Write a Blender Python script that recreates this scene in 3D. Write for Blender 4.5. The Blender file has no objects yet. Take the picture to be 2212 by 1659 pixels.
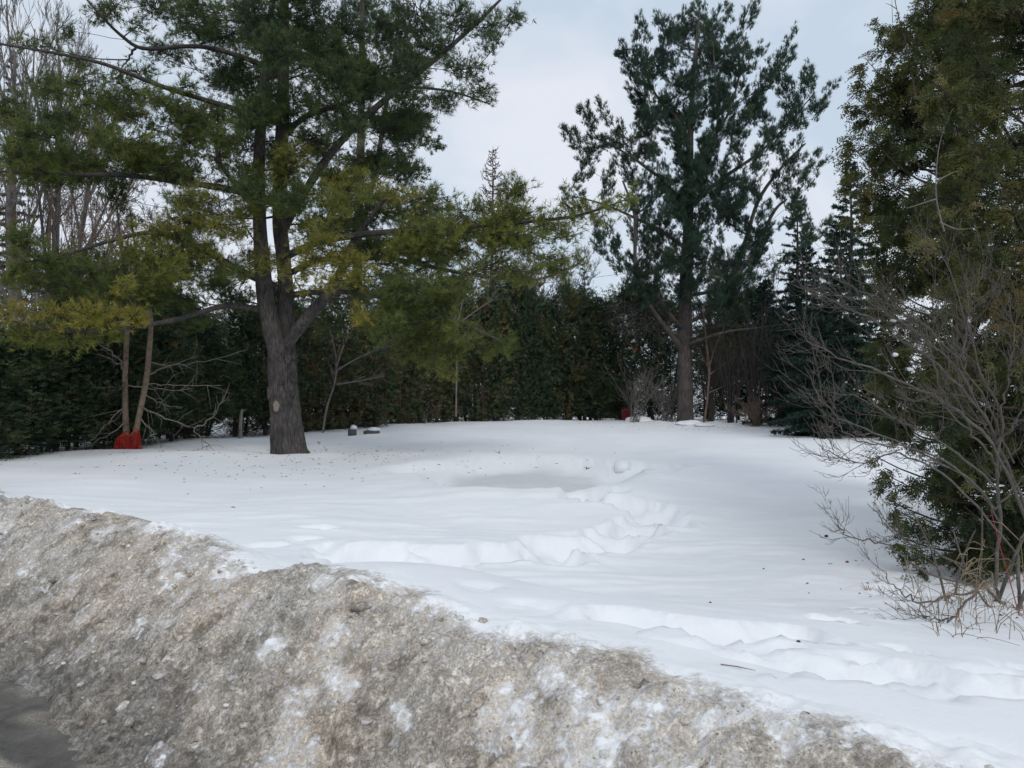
import bpy, math
import numpy as np
from math import radians

# ------------------------------------------------------------------ camera, world, sun
sc = bpy.context.scene
COL = sc.collection
CAMH, F, CX, CY = 1.6, 1661.0, 1106.0, 829.5          # photo measured on a 2212 x 1659 sheet

cam_d = bpy.data.cameras.new("camera")
cam_d.sensor_width = 36.0
cam_d.lens = 36.0 * F / 2212.0
cam_d.clip_start, cam_d.clip_end = 0.05, 3000.0
cam = bpy.data.objects.new("camera", cam_d)
cam.location = (0, 0, CAMH)
cam.rotation_euler = (radians(90), 0, 0)
COL.objects.link(cam)
sc.camera = cam

SUN_EL, SUN_AZ = 40.0, 165.0                           # azimuth clockwise from +Y
world = bpy.data.worlds.new("World")
sc.world = world
world.use_nodes = True
nt = world.node_tree
nt.nodes.clear()
wo = nt.nodes.new("ShaderNodeOutputWorld")
bg = nt.nodes.new("ShaderNodeBackground")
sky = nt.nodes.new("ShaderNodeTexSky")
sky.sky_type = 'NISHITA'
sky.sun_disc = False
sky.sun_elevation = radians(SUN_EL)
sky.sun_rotation = radians(SUN_AZ)
sky.air_density, sky.dust_density, sky.ozone_density = 1.0, 1.5, 1.0
tc = nt.nodes.new("ShaderNodeTexCoord")
mp = nt.nodes.new("ShaderNodeMapping")
mp.inputs["Scale"].default_value = (1.0, 1.0, 1.5)
n1 = nt.nodes.new("ShaderNodeTexNoise")
n1.inputs["Scale"].default_value = 3.0
n1.inputs["Detail"].default_value = 5.0
n1.inputs["Roughness"].default_value = 0.5
n1.inputs["Distortion"].default_value = 0.3
cr = nt.nodes.new("ShaderNodeValToRGB")                # cloud sheet: thin bluish grey to white
cr.color_ramp.elements[0].position, cr.color_ramp.elements[0].color = 0.40, (6.15, 7.2, 8.4, 1)
cr.color_ramp.elements[1].position, cr.color_ramp.elements[1].color = 0.62, (8.4, 8.75, 9.5, 1)
mx = nt.nodes.new("ShaderNodeMixRGB")
mx.inputs[0].default_value = 0.90
nt.links.new(tc.outputs["Generated"], mp.inputs["Vector"])
nt.links.new(mp.outputs["Vector"], n1.inputs["Vector"])
nt.links.new(n1.outputs["Fac"], cr.inputs["Fac"])
nt.links.new(sky.outputs["Color"], mx.inputs[1])
nt.links.new(cr.outputs["Color"], mx.inputs[2])
nt.links.new(mx.outputs["Color"], bg.inputs["Color"])
bg.inputs["Strength"].default_value = 0.10
nt.links.new(bg.outputs["Background"], wo.inputs["Surface"])

sun_d = bpy.data.lights.new("sun", 'SUN')
sun_d.energy = 1.05
sun_d.angle = radians(22)
sun_d.color = (1.0, 0.98, 0.95)
sun = bpy.data.objects.new("sun", sun_d)
sun.rotation_euler = (radians(90 - SUN_EL), 0, radians(180 - SUN_AZ))
sun.location = (0, 0, 40)
COL.objects.link(sun)

sc.view_settings.view_transform = 'Standard'
sc.view_settings.look = 'None'
sc.view_settings.exposure = 0.0
sc.view_settings.gamma = 1.0
sc.render.engine = 'CYCLES'
sc.cycles.max_bounces = 5
sc.cycles.diffuse_bounces = 3
sc.cycles.glossy_bounces = 2
sc.cycles.transmission_bounces = 2

# ------------------------------------------------------------------ helpers
RNG = np.random.default_rng(7)
UP = np.array([0.0, 0.0, 1.0])


def at(px, py, d):
    """point at depth d that the photo shows at (px, py)"""
    return np.array([(px - CX) / F * d, d, CAMH - (py - CY) / F * d])


def norm(v):
    return v / np.maximum(np.linalg.norm(v, axis=-1, keepdims=True), 1e-9)


def _h(ix, iy, seed):
    n = (ix * 374761393 + iy * 668265263 + seed * 1274126177) & 0xFFFFFFFF
    n = ((n ^ (n >> 13)) * 1274126177) & 0xFFFFFFFF
    return ((n ^ (n >> 16)) & 0xFFFF) / 65535.0


def perlin(x, y, seed=0):
    x0, y0 = np.floor(x).astype(np.int64), np.floor(y).astype(np.int64)
    fx, fy = x - x0, y - y0
    u, v = fx * fx * fx * (fx * (fx * 6 - 15) + 10), fy * fy * fy * (fy * (fy * 6 - 15) + 10)

    def g(ix, iy, dx, dy):
        a = _h(ix, iy, seed) * 2 * np.pi
        return np.cos(a) * dx + np.sin(a) * dy
    a = g(x0, y0, fx, fy) * (1 - u) + g(x0 + 1, y0, fx - 1, fy) * u
    b = g(x0, y0 + 1, fx, fy - 1) * (1 - u) + g(x0 + 1, y0 + 1, fx - 1, fy - 1) * u
    return (a * (1 - v) + b * v) * 1.5


def fbm(x, y, octv=4, seed=0, gain=0.5):
    r, a = 0.0, 1.0
    for o in range(octv):
        r = r + a * perlin(x * 2 ** o + 17.3 * o, y * 2 ** o - 9.1 * o, seed + o)
        a *= gain
    return r


def worley(x, y, seed=0):
    """distance to nearest cell point, and a random value of that cell"""
    x0, y0 = np.floor(x).astype(np.int64), np.floor(y).astype(np.int64)
    best = np.full(x.shape, 9.0)
    val = np.zeros(x.shape)
    for i in (-1, 0, 1):
        for j in (-1, 0, 1):
            cx, cy = x0 + i, y0 + j
            d = np.hypot(cx + _h(cx, cy, seed) - x, cy + _h(cx, cy, seed + 5) - y)
            m = d < best
            best = np.where(m, d, best)
            val = np.where(m, _h(cx, cy, seed + 9), val)
    return best, val


def sstep(a, b, x):
    t = np.clip((x - a) / (b - a), 0, 1)
    return t * t * (3 - 2 * t)


def mk(name, V, T=None, Q=None, mat=None, parent=None, attrs=None, smooth=False):
    V = np.asarray(V, dtype=np.float64).reshape(-1, 3)
    if parent is not None:
        V = V - np.array(parent["_base"])
    me = bpy.data.meshes.new(name)
    T = np.zeros((0, 3), int) if T is None else np.asarray(T, int).reshape(-1, 3)
    Q = np.zeros((0, 4), int) if Q is None else np.asarray(Q, int).reshape(-1, 4)
    me.vertices.add(len(V))
    me.vertices.foreach_set("co", V.astype(np.float32).ravel())
    me.loops.add(T.size + Q.size)
    me.loops.foreach_set("vertex_index", np.concatenate([T.ravel(), Q.ravel()]).astype(np.int32))
    me.polygons.add(len(T) + len(Q))
    ls = np.concatenate([np.arange(len(T)) * 3, T.size + np.arange(len(Q)) * 4]).astype(np.int32)
    me.polygons.foreach_set("loop_start", ls)
    if attrs:
        for k, a in attrs.items():
            at_ = me.attributes.new(k, 'FLOAT', 'POINT')
            at_.data.foreach_set("value", np.asarray(a, np.float32).ravel())
    me.update(calc_edges=True)
    if smooth:
        me.polygons.foreach_set("use_smooth", np.ones(len(T) + len(Q), bool))
    if mat is not None:
        me.materials.append(mat)
    ob = bpy.data.objects.new(name, me)
    COL.objects.link(ob)
    if parent is not None:
        ob.parent = parent
    return ob


def tag(o, label, cat=None, group=None, kind=None):
    if label:
        o["label"] = label
    if cat:
        o["category"] = cat
    if group:
        o["group"] = group
    if kind:
        o["kind"] = kind
    return o


def thing(name, label, cat, loc, group=None):
    e = bpy.data.objects.new(name, None)
    e.empty_display_size = 0.2
    e.location = tuple(float(v) for v in loc)
    e["_base"] = [float(v) for v in loc]
    COL.objects.link(e)
    return tag(e, label, cat, group)


def copy_tree(root, loc, rz, scl, label, group=None):
    r = root.copy()
    COL.objects.link(r)
    r.location = tuple(float(v) for v in loc)
    r.rotation_euler = (0, 0, rz)
    r.scale = scl
    r["label"] = label
    if group:
        r["group"] = group
    for ch in root.children:
        c = ch.copy()
        COL.objects.link(c)
        c.parent = r
        for g in ch.children:
            d = g.copy()
            COL.objects.link(d)
            d.parent = c
    return r


class Tubes:
    """collects tapered polylines and sweeps them all at once"""
    def __init__(self):
        self.g = {}

    def add(self, P, R, n=4, val=0.0):
        P = np.asarray(P, float)
        R = np.broadcast_to(np.asarray(R, float), (len(P),))
        self.g.setdefault((len(P), n), []).append((P, R, val))

    def arrays(self):
        VV, QQ, TT, AA, off = [], [], [], [], 0
        for (k, n), L in self.g.items():
            P = np.stack([l[0] for l in L])
            R = np.stack([l[1] for l in L])
            A = np.array([l[2] for l in L])
            m = len(L)
            T = norm(np.gradient(P, axis=1))
            ref = np.where(np.abs(T[..., 2:3]) > 0.9, np.array([1.0, 0.1, 0]), np.array([0.05, 0.1, 1.0]))
            B = norm(np.cross(T, ref))
            N = np.cross(B, T)
            ang = np.arange(n) * 2 * np.pi / n
            ring = (P[:, :, None, :] + R[:, :, None, None] *
                    (B[:, :, None, :] * np.cos(ang)[None, None, :, None] + N[:, :, None, :] * np.sin(ang)[None, None, :, None]))
            VV.append(ring.reshape(-1, 3))
            AA.append(np.repeat(A, k * n))
            idx = np.arange(m * k * n).reshape(m, k, n) + off
            a, b = idx[:, :-1, :], idx[:, 1:, :]
            QQ.append(np.stack([a, np.roll(a, -1, 2), np.roll(b, -1, 2), b], -1).reshape(-1, 4))
            e = idx[:, -1, :]
            if n == 3:
                TT.append(e)
            elif n == 4:
                QQ.append(e)
            else:
                TT.append(np.stack([np.repeat(e[:, :1], n - 2, 1), e[:, 1:-1], e[:, 2:]], -1).reshape(-1, 3))
            off += m * k * n
        if not VV:
            return np.zeros((0, 3)), None, None, np.zeros(0)
        return (np.concatenate(VV), np.concatenate(TT) if TT else None, np.concatenate(QQ), np.concatenate(AA))

    def build(self, name, mat, parent=None, smooth=True):
        V, T, Q, A = self.arrays()
        return mk(name, V, T, Q, mat, parent, {"tint": A}, smooth)


def bez(a, b, c, n):
    t = np.linspace(0, 1, n)[:, None]
    return (1 - t) ** 2 * a + 2 * t * (1 - t) * b + t * t * c


def spline(P, n):
    """Catmull-Rom through the rows of P, n samples"""
    P = np.asarray(P, float)
    Q = np.vstack([2 * P[0] - P[1], P, 2 * P[-1] - P[-2]])
    u = np.linspace(0, len(P) - 1 - 1e-6, n)
    i = u.astype(int)
    t = (u - i)[:, None]
    p0, p1, p2, p3 = Q[i], Q[i + 1], Q[i + 2], Q[i + 3]
    return 0.5 * (2 * p1 + (p2 - p0) * t + (2 * p0 - 5 * p1 + 4 * p2 - p3) * t ** 2 + (3 * p1 - p0 - 3 * p2 + p3) * t ** 3)


# ------------------------------------------------------------------ materials
def new_mat(name):
    m = bpy.data.materials.new(name)
    m.use_nodes = True
    t = m.node_tree
    return m, t, t.nodes["Principled BSDF"]


def ramp(t, stops):
    r = t.nodes.new("ShaderNodeValToRGB")
    e = r.color_ramp.elements
    e[0].position, e[0].color = stops[0][0], (*stops[0][1], 1)
    e[1].position, e[1].color = stops[-1][0], (*stops[-1][1], 1)
    for p, c in stops[1:-1]:
        x = e.new(p)
        x.color = (*c, 1)
    return r


def noise(t, scale, detail=4, rough=0.55, vec=None, dist=0.0):
    n = t.nodes.new("ShaderNodeTexNoise")
    n.inputs["Scale"].default_value = scale
    n.inputs["Detail"].default_value = detail
    n.inputs["Roughness"].default_value = rough
    n.inputs["Distortion"].default_value = dist
    if vec is not None:
        t.links.new(vec, n.inputs["Vector"])
    return n


def coords(t, scale=(1, 1, 1)):
    c = t.nodes.new("ShaderNodeTexCoord")
    m = t.nodes.new("ShaderNodeMapping")
    m.inputs["Scale"].default_value = scale
    t.links.new(c.outputs["Object"], m.inputs["Vector"])
    return m.outputs["Vector"]


def bump(t, b, height, strength, dist):
    n = t.nodes.new("ShaderNodeBump")
    n.inputs["Strength"].default_value = strength
    n.inputs["Distance"].default_value = dist
    t.links.new(height, n.inputs["Height"])
    t.links.new(n.outputs["Normal"], b.inputs["Normal"])


def mixc(t, fac, a, b, mode='MIX'):
    m = t.nodes.new("ShaderNodeMixRGB")
    m.blend_type = mode
    for i, v in ((0, fac), (1, a), (2, b)):
        if hasattr(v, "is_linked"):
            t.links.new(v, m.inputs[i])
        elif i == 0:
            m.inputs[0].default_value = v
        else:
            m.inputs[i].default_value = (*v, 1)
    return m.outputs["Color"]


def leaf_mat(name, stops, trans=0.25, rough=0.6):
    m, t, b = new_mat(name)
    a = t.nodes.new("ShaderNodeAttribute")
    a.attribute_name = "tint"
    r = ramp(t, stops)
    t.links.new(a.outputs["Fac"], r.inputs["Fac"])
    t.links.new(r.outputs["Color"], b.inputs["Base Color"])
    b.inputs["Roughness"].default_value = rough
    b.inputs["Specular IOR Level"].default_value = 0.3
    tr = t.nodes.new("ShaderNodeBsdfTranslucent")
    t.links.new(r.outputs["Color"], tr.inputs["Color"])
    ms = t.nodes.new("ShaderNodeMixShader")
    ms.inputs[0].default_value = trans
    t.links.new(b.outputs[0], ms.inputs[1])
    t.links.new(tr.outputs[0], ms.inputs[2])
    t.links.new(ms.outputs[0], t.nodes["Material Output"].inputs["Surface"])
    return m


def bark_mat(name, c0, c1, c2, vscale=(18, 18, 4), bump_s=0.8, bump_d=0.02):
    m, t, b = new_mat(name)
    v = coords(t, vscale)
    n = noise(t, 1.0, 6, 0.65, v, 0.6)
    r = ramp(t, [(0.3, c0), (0.5, c1), (0.72, c2)])
    t.links.new(n.outputs["Fac"], r.inputs["Fac"])
    n2 = noise(t, 2.2, 3, 0.5, coords(t))
    r2 = ramp(t, [(0.35, (0.7, 0.7, 0.72)), (0.65, (1.15, 1.1, 1.05))])
    t.links.new(n2.outputs["Fac"], r2.inputs["Fac"])
    t.links.new(mixc(t, 1.0, r.outputs["Color"], r2.outputs["Color"], 'MULTIPLY'), b.inputs["Base Color"])
    b.inputs["Roughness"].default_value = 0.9
    b.inputs["Specular IOR Level"].default_value = 0.2
    bump(t, b, n.outputs["Fac"], bump_s, bump_d)
    return m


def plain_mat(name, c, rough=0.8, var=0.25, scale=12.0, spec=0.3, bs=0.3, bd=0.01):
    m, t, b = new_mat(name)
    n = noise(t, scale, 5, 0.6, coords(t))
    c = np.array(c)
    r = ramp(t, [(0.3, tuple(c * (1 - var))), (0.7, tuple(np.minimum(c * (1 + var), 0.95)))])
    t.links.new(n.outputs["Fac"], r.inputs["Fac"])
    t.links.new(r.outputs["Color"], b.inputs["Base Color"])
    b.inputs["Roughness"].default_value = rough
    b.inputs["Specular IOR Level"].default_value = spec
    bump(t, b, n.outputs["Fac"], bs, bd)
    return m


M = {}
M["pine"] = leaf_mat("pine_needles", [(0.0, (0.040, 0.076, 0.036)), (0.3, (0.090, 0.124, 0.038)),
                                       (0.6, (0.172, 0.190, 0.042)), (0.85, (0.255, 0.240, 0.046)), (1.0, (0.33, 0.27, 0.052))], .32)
M["pine_far"] = leaf_mat("pine_needles_blue_green", [(0.0, (0.022, 0.050, 0.036)), (0.5, (0.046, 0.086, 0.052)), (1.0, (0.10, 0.125, 0.055))])
M["cedar"] = leaf_mat("cedar_sprays", [(0.0, (0.024, 0.042, 0.020)), (0.45, (0.074, 0.092, 0.030)),
                                        (0.75, (0.145, 0.135, 0.040)), (1.0, (0.19, 0.13, 0.055))], .3)
M["hedge"] = leaf_mat("hedge_sprays", [(0.0, (0.018, 0.042, 0.026)), (0.45, (0.046, 0.080, 0.040)), (0.8, (0.092, 0.125, 0.05)), (1.0, (0.17, 0.11, 0.05))])
M["spruce"] = leaf_mat("spruce_needles", [(0.0, (0.016, 0.040, 0.032)), (0.6, (0.032, 0.062, 0.042)), (1.0, (0.085, 0.06, 0.035))])
M["bark_pine"] = bark_mat("pine_bark", (0.025, 0.023, 0.023), (0.078, 0.072, 0.069), (0.15, 0.139, 0.132), (26, 26, 5), 1.0, 0.03)
M["bark_pine_red"] = bark_mat("pine_bark_brown", (0.035, 0.031, 0.029), (0.085, 0.074, 0.068), (0.14, 0.122, 0.112), (22, 22, 4), 1.0, 0.03)
M["bark_smooth"] = bark_mat("young_pine_bark", (0.15, 0.115, 0.085), (0.235, 0.185, 0.14), (0.30, 0.245, 0.19), (10, 10, 14), 0.4, 0.006)
M["branch"] = bark_mat("branch_bark", (0.03, 0.027, 0.026), (0.06, 0.054, 0.052), (0.10, 0.09, 0.085), (12, 12, 12), 0.5, 0.01)
M["bark_cedar"] = bark_mat("cedar_bark", (0.03, 0.024, 0.02), (0.065, 0.052, 0.044), (0.11, 0.09, 0.075), (30, 30, 4), 0.8, 0.01)
M["twig_grey"] = plain_mat("bare_twig_grey", (0.155, 0.138, 0.128), 0.8, 0.4, 6)
M["twig_pale"] = plain_mat("bare_twig_pale", (0.23, 0.205, 0.185), 0.8, 0.3, 6)
M["twig_brown"] = plain_mat("bare_twig_brown", (0.15, 0.105, 0.08), 0.8, 0.35, 6)
M["twig_dark"] = plain_mat("bare_twig_dark", (0.055, 0.047, 0.043), 0.8, 0.35, 6)
M["straw"] = plain_mat("dry_straw", (0.24, 0.18, 0.115), 0.8, 0.3, 20)
M["red_twig"] = plain_mat("red_cane", (0.28, 0.035, 0.04), 0.6, 0.2, 20)
M["wood_cut"] = plain_mat("cut_wood", (0.24, 0.205, 0.16), 0.85, 0.3, 40)
M["net"] = plain_mat("orange_netting", (0.46, 0.038, 0.024), 0.5, 0.15, 8)
M["red_plastic"] = plain_mat("red_plastic", (0.16, 0.012, 0.014), 0.4, 0.15, 8)
M["concrete"] = plain_mat("grey_concrete", (0.12, 0.115, 0.11), 0.95, 0.3, 30, 0.2, 0.6)
M["siding"] = plain_mat("grey_siding", (0.32, 0.30, 0.29), 0.8, 0.15, 6)
M["roof"] = plain_mat("dark_shingle", (0.06, 0.055, 0.055), 0.9, 0.2, 30)
M["wire"] = plain_mat("black_cable", (0.02, 0.02, 0.022), 0.6, 0.1, 4)
M["dead_leaf"] = plain_mat("dead_leaf", (0.26, 0.085, 0.03), 0.8, 0.3, 30)
M["dark_debris"] = plain_mat("dark_debris", (0.045, 0.04, 0.036), 0.9, 0.3, 30)


def snow_mat():
    m, t, b = new_mat("snow")
    v = coords(t)
    n = noise(t, 0.7, 4, 0.6, v)
    r = ramp(t, [(0.3, (0.80, 0.815, 0.835)), (0.7, (0.87, 0.875, 0.885))])
    t.links.new(n.outputs["Fac"], r.inputs["Fac"])
    sl = t.nodes.new("ShaderNodeAttribute")
    sl.attribute_name = "slush"
    t.links.new(mixc(t, sl.outputs["Fac"], r.outputs["Color"], (0.66, 0.665, 0.675)), b.inputs["Base Color"])
    b.inputs["Roughness"].default_value = 0.75
    b.inputs["Specular IOR Level"].default_value = 0.25
    f = noise(t, 16, 7, 0.75, v)
    bump(t, b, f.outputs["Fac"], 0.35, 0.014)
    return m


def bank_mat():
    """ploughed roadside snow: sand and grit over white, grit in patches"""
    m, t, b = new_mat("dirty_snow")
    v = coords(t)
    a = t.nodes.new("ShaderNodeAttribute")
    a.attribute_name = "dirt"
    w = t.nodes.new("ShaderNodeAttribute")
    w.attribute_name = "wet"
    big = noise(t, 3.2, 5, 0.62, v, 0.4)
    mid = noise(t, 27, 6, 0.75, v, 0.15)
    fine = noise(t, 85, 4, 0.8, v)
    # sand colours
    sand = ramp(t, [(0.35, (0.075, 0.064, 0.054)), (0.42, (0.22, 0.192, 0.165)), (0.48, (0.38, 0.345, 0.305)), (0.535, (0.56, 0.53, 0.49)), (0.60, (0.84, 0.83, 0.82))])
    s = t.nodes.new("ShaderNodeMath"); s.operation = 'MULTIPLY_ADD'
    t.links.new(mid.outputs["Fac"], s.inputs[0]); s.inputs[1].default_value = 0.62
    s2 = t.nodes.new("ShaderNodeMath"); s2.operation = 'MULTIPLY'
    t.links.new(fine.outputs["Fac"], s2.inputs[0]); s2.inputs[1].default_value = 0.38
    t.links.new(s2.outputs[0], s.inputs[2])
    t.links.new(s.outputs[0], sand.inputs["Fac"])
    hue = ramp(t, [(0.35, (1.05, 0.98, 0.90)), (0.65, (0.95, 0.97, 0.98))])
    t.links.new(noise(t, 1.6, 3, 0.5, v).outputs["Fac"], hue.inputs["Fac"])
    c = mixc(t, 1.0, sand.outputs["Color"], hue.outputs["Color"], 'MULTIPLY')
    cl = ramp(t, [(0.36, (0.48, 0.455, 0.42)), (0.5, (0.88, 0.85, 0.81)), (0.66, (1.04, 1.02, 0.99))])
    t.links.new(noise(t, 6.5, 5, 0.65, v).outputs["Fac"], cl.inputs["Fac"])
    c = mixc(t, 1.0, c, cl.outputs["Color"], 'MULTIPLY')
    # grit specks
    gr = ramp(t, [(0.60, (0, 0, 0)), (0.68, (1, 1, 1))])
    t.links.new(noise(t, 95, 3, 0.6, v).outputs["Fac"], gr.inputs["Fac"])
    g2 = t.nodes.new("ShaderNodeMath"); g2.operation = 'MULTIPLY'
    t.links.new(gr.outputs["Color"], g2.inputs[0]); g2.inputs[1].default_value = 0.8
    c = mixc(t, g2.outputs[0], c, (0.07, 0.06, 0.052))
    # meltwater-darkened, salt-grey foot
    c = mixc(t, w.outputs["Fac"], c, mixc(t, 1.0, c, (0.44, 0.45, 0.46), 'MULTIPLY'))
    # clean snow where there is no dirt; patches
    pr = ramp(t, [(0.26, (0, 0, 0)), (0.66, (1, 1, 1))])
    ad = t.nodes.new("ShaderNodeMath"); ad.operation = 'ADD'
    t.links.new(a.outputs["Fac"], ad.inputs[0])
    k = t.nodes.new("ShaderNodeMath"); k.operation = 'MULTIPLY_ADD'
    t.links.new(big.outputs["Fac"], k.inputs[0]); k.inputs[1].default_value = 0.6; k.inputs[2].default_value = -0.30
    k2 = t.nodes.new("ShaderNodeMath"); k2.operation = 'MULTIPLY_ADD'
    t.links.new(mid.outputs["Fac"], k2.inputs[0]); k2.inputs[1].default_value = 1.9; k2.inputs[2].default_value = -0.95
    ad2 = t.nodes.new("ShaderNodeMath"); ad2.operation = 'ADD'
    t.links.new(k.outputs[0], ad2.inputs[0]); t.links.new(k2.outputs[0], ad2.inputs[1])
    t.links.new(ad2.outputs[0], ad.inputs[1])
    t.links.new(ad.outputs[0], pr.inputs["Fac"])
    c = mixc(t, pr.outputs["Color"], (0.865, 0.87, 0.88), c)
    t.links.new(c, b.inputs["Base Color"])
    rr = t.nodes.new("ShaderNodeMapRange")
    t.links.new(w.outputs["Fac"], rr.inputs["Value"])
    rr.inputs["To Min"].default_value = 0.7; rr.inputs["To Max"].default_value = 0.42
    t.links.new(rr.outputs[0], b.inputs["Roughness"])
    b.inputs["Specular IOR Level"].default_value = 0.35
    bump(t, b, s.outputs[0], 0.6, 0.010)
    return m


def road_mat():
    m, t, b = new_mat("wet_road")
    v = coords(t)
    a = t.nodes.new("ShaderNodeAttribute")
    a.attribute_name = "dirt"
    n = noise(t, 9, 6, 0.7, v)
    g = noise(t, 160, 3, 0.6, v)
    wetc = ramp(t, [(0.3, (0.060, 0.055, 0.050)), (0.7, (0.135, 0.126, 0.116))])
    t.links.new(n.outputs["Fac"], wetc.inputs["Fac"])
    dry = ramp(t, [(0.35, (0.13, 0.115, 0.09)), (0.65, (0.46, 0.42, 0.35))])
    t.links.new(g.outputs["Fac"], dry.inputs["Fac"])
    c = mixc(t, a.outputs["Fac"], wetc.outputs["Color"], dry.outputs["Color"])
    t.links.new(c, b.inputs["Base Color"])
    b.inputs["Roughness"].default_value = 0.75
    b.inputs["Specular IOR Level"].default_value = 0.25
    bump(t, b, n.outputs["Fac"], 0.9, 0.03)
    return m


M["snow"], M["bank"], M["road"] = snow_mat(), bank_mat(), road_mat()

# ------------------------------------------------------------------ terrain
BN = np.array([1.0, 1.11]) / math.hypot(1, 1.11)        # across the bank, towards the lot
BT = np.array([BN[1], -BN[0]])                          # along the bank, towards the right
B0 = 1.85 / math.hypot(1, 1.11)


def st(x, y):
    return x * BN[0] + y * BN[1] - B0, x * BT[0] + y * BT[1]


HC_T = [-60, -14, -8, -6.5, -5.3, -4.75, -4.4, -3.75, -3.35, -3.05, -2, -1, 0, 3, 60]
HC_V = [.50, .50, .52, .57, .66, .64, .60, .585, .65, .68, .64, .6, .58, .55, .55]


def bank_h(s, t):
    hc = np.interp(t, HC_T, HC_V) + 0.05 * perlin(t * 0.9, t * 0 + 3.3, 11)
    L = np.interp(t, [-8, -4.6, -3.4, -1.5, 2], [1.0, 1.2, 2.6, 4.3, 5.0])
    up = sstep(-0.05, 1.02, s) ** 0.85
    dn = 1 - sstep(0, 1, (s - 1.0) / L)
    return hc * np.where(s < 1.0, up, dn)


PRINTS = []
WELLS = [(-5.12, 17.65, .60, .12), (7.0, 30.9, .75, .12), (-9.08, 18.2, .45, .07), (-6.0, 25.9, .4, .06)]


def field_h(x, y):
    """lot surface without the bank"""
    h = 0.10 * fbm(x / 5.5, y / 6.5, 3, 21) + 0.012 * fbm(x / 0.9, y / 0.6, 3, 31) + 0.004 * fbm(x / 0.22, y / 0.16, 2, 33)
    wind = np.clip(fbm(x / 1.6, y / 0.45, 3, 41), 0, 1)
    h = h + 0.03 * wind * sstep(3, 6, y)
    h = h + 0.10 * np.exp(-(((y - 30.5) / 2.2) ** 2)) * sstep(-4, 1, x)       # swell before the far trees
    h = h + 0.16 * np.exp(-(((x + 6.7) / 1.6) ** 2) - ((y - 16.3) / 0.9) ** 2)
    h = h - 0.035 * np.clip(y - 33, 0, 40)
    h = h + 0.09 * np.exp(-(((x + 4.65) / 0.9) ** 2) - ((y - 17.4) / 0.5) ** 2)
    for (wx, wy, wr, wd) in WELLS:
        r = np.hypot(x - wx, (y - wy))
        h = h - wd * np.exp(-((r / wr) ** 4)) + 0.5 * wd * np.exp(-(((r - wr * 1.6) / (wr * .45)) ** 2)) * (0.6 + 0.8 * perlin(x * 2.2, y * 2.2, 35))
    near = sstep(2.2, 4.5, y)
    return h * (0.35 + 0.65 * near)


def base_h(x, y):
    s, t = st(x, y)
    b = bank_h(s, t)
    return np.maximum(b, 0) + field_h(x, y) * sstep(0.9, 2.2, s)


def ground(px, py):
    """where the sight line of a photo point meets the snow"""
    d = np.linspace(1.5, 60, 3000)
    x, z = (px - CX) / F * d, CAMH - (py - CY) / F * d
    h = base_h(x, d)
    k = np.argmax(z < h)
    return x[k], d[k]


def pit(px, py, rx, ry, dep, ang=0.0, sharp=2.0):
    x, y = ground(px, py)
    PRINTS.append((x, y, rx, ry, dep, ang, sharp))


rp = np.random.default_rng(3)
# trodden trench that curls from behind the bank to the hollow
TR = [(745, 1196), (850, 1203), (960, 1205), (1080, 1200), (1200, 1187), (1280, 1168), (1345, 1140), (1405, 1112), (1375, 1092), (1318, 1076), (1270, 1064), (1225, 1055)]
tp = spline(np.array([(*ground(*p), 0) for p in TR]), 46)
for i, p in enumerate(tp):
    PRINTS.append((p[0] + rp.normal(0, .13), p[1] + rp.normal(0, .15), rp.uniform(.16, .32), rp.uniform(.14, .30), rp.uniform(.08, .20), rp.uniform(0, 3), 2.8))
for i in range(44):
    p = tp[rp.integers(4, 38)]
    PRINTS.append((p[0] + rp.normal(0, .18), p[1] + rp.normal(0, .2), rp.uniform(.07, .13), rp.uniform(.10, .17), rp.uniform(.05, .12), rp.uniform(0, 3), 3))
# low, drifted hollow (old driveway): flat floor, soft rim
HOLLOW = (0.35, 14.1, 1.75, 2.5)
PRINTS.append((HOLLOW[0], HOLLOW[1], HOLLOW[2], HOLLOW[3], .27, 0.0, 5.0))
PRINTS.append((2.2, 14.7, 1.0, .55, .24, -.1, 4.0))
PRINTS.append((-1.4, 14.6, .9, .7, .12, .1, 4.0))
for i in range(22):
    u = rp.uniform(0, 1)
    pit(930 + 520 * u, 1022 - 12 * u + rp.normal(0, 3), .16, .12, rp.uniform(.04, .08), 0, 2.5)
# footprints on the right
for (px, py, n, sx, sy) in [(1330, 1326, 4, 40, 6), (1395, 1338, 4, 40, 6), (1500, 1348, 4, 25, 6), (1560, 1358, 5, 30, 7), (1630, 1362, 4, 25, 6),
                            (1700, 1362, 3, 18, 7), (1735, 1378, 3, 18, 8), (1800, 1340, 3, 20, 8), (1870, 1322, 3, 25, 8), (1940, 1280, 4, 40, 15), (1990, 1255, 4, 40, 15)]:
    for _ in range(n):
        pit(px + rp.normal(0, sx * .5), py + rp.normal(0, sy * .4), rp.uniform(.12, .18), rp.uniform(.055, .08), rp.uniform(.05, .085), rp.uniform(-.5, .3), 3.2)
for i in range(44):
    u = rp.uniform(0, 1)
    pit(1560 + 700 * u + rp.normal(0, 12), 1405 + 75 * u + rp.normal(0, 22), rp.uniform(.09, .17), rp.uniform(.04, .065), rp.uniform(.022, .055), rp.uniform(-1.1, .3), 2.9)
for i in range(26):
    u = rp.uniform(0, 1)
    pit(1010 + 560 * u, 1262 + 170 * u + rp.normal(0, 10), rp.uniform(.06, .13), rp.uniform(.04, .08), rp.uniform(.012, .03), rp.uniform(-.8, .8), 2.5)
# thrown-up pocket behind the bank
for (px, py) in [(690, 1140), (655, 1165), (610, 1178), (560, 1180), (700, 1178)]:
    pit(px, py, .16, .12, .07, .4, 2.5)


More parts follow.
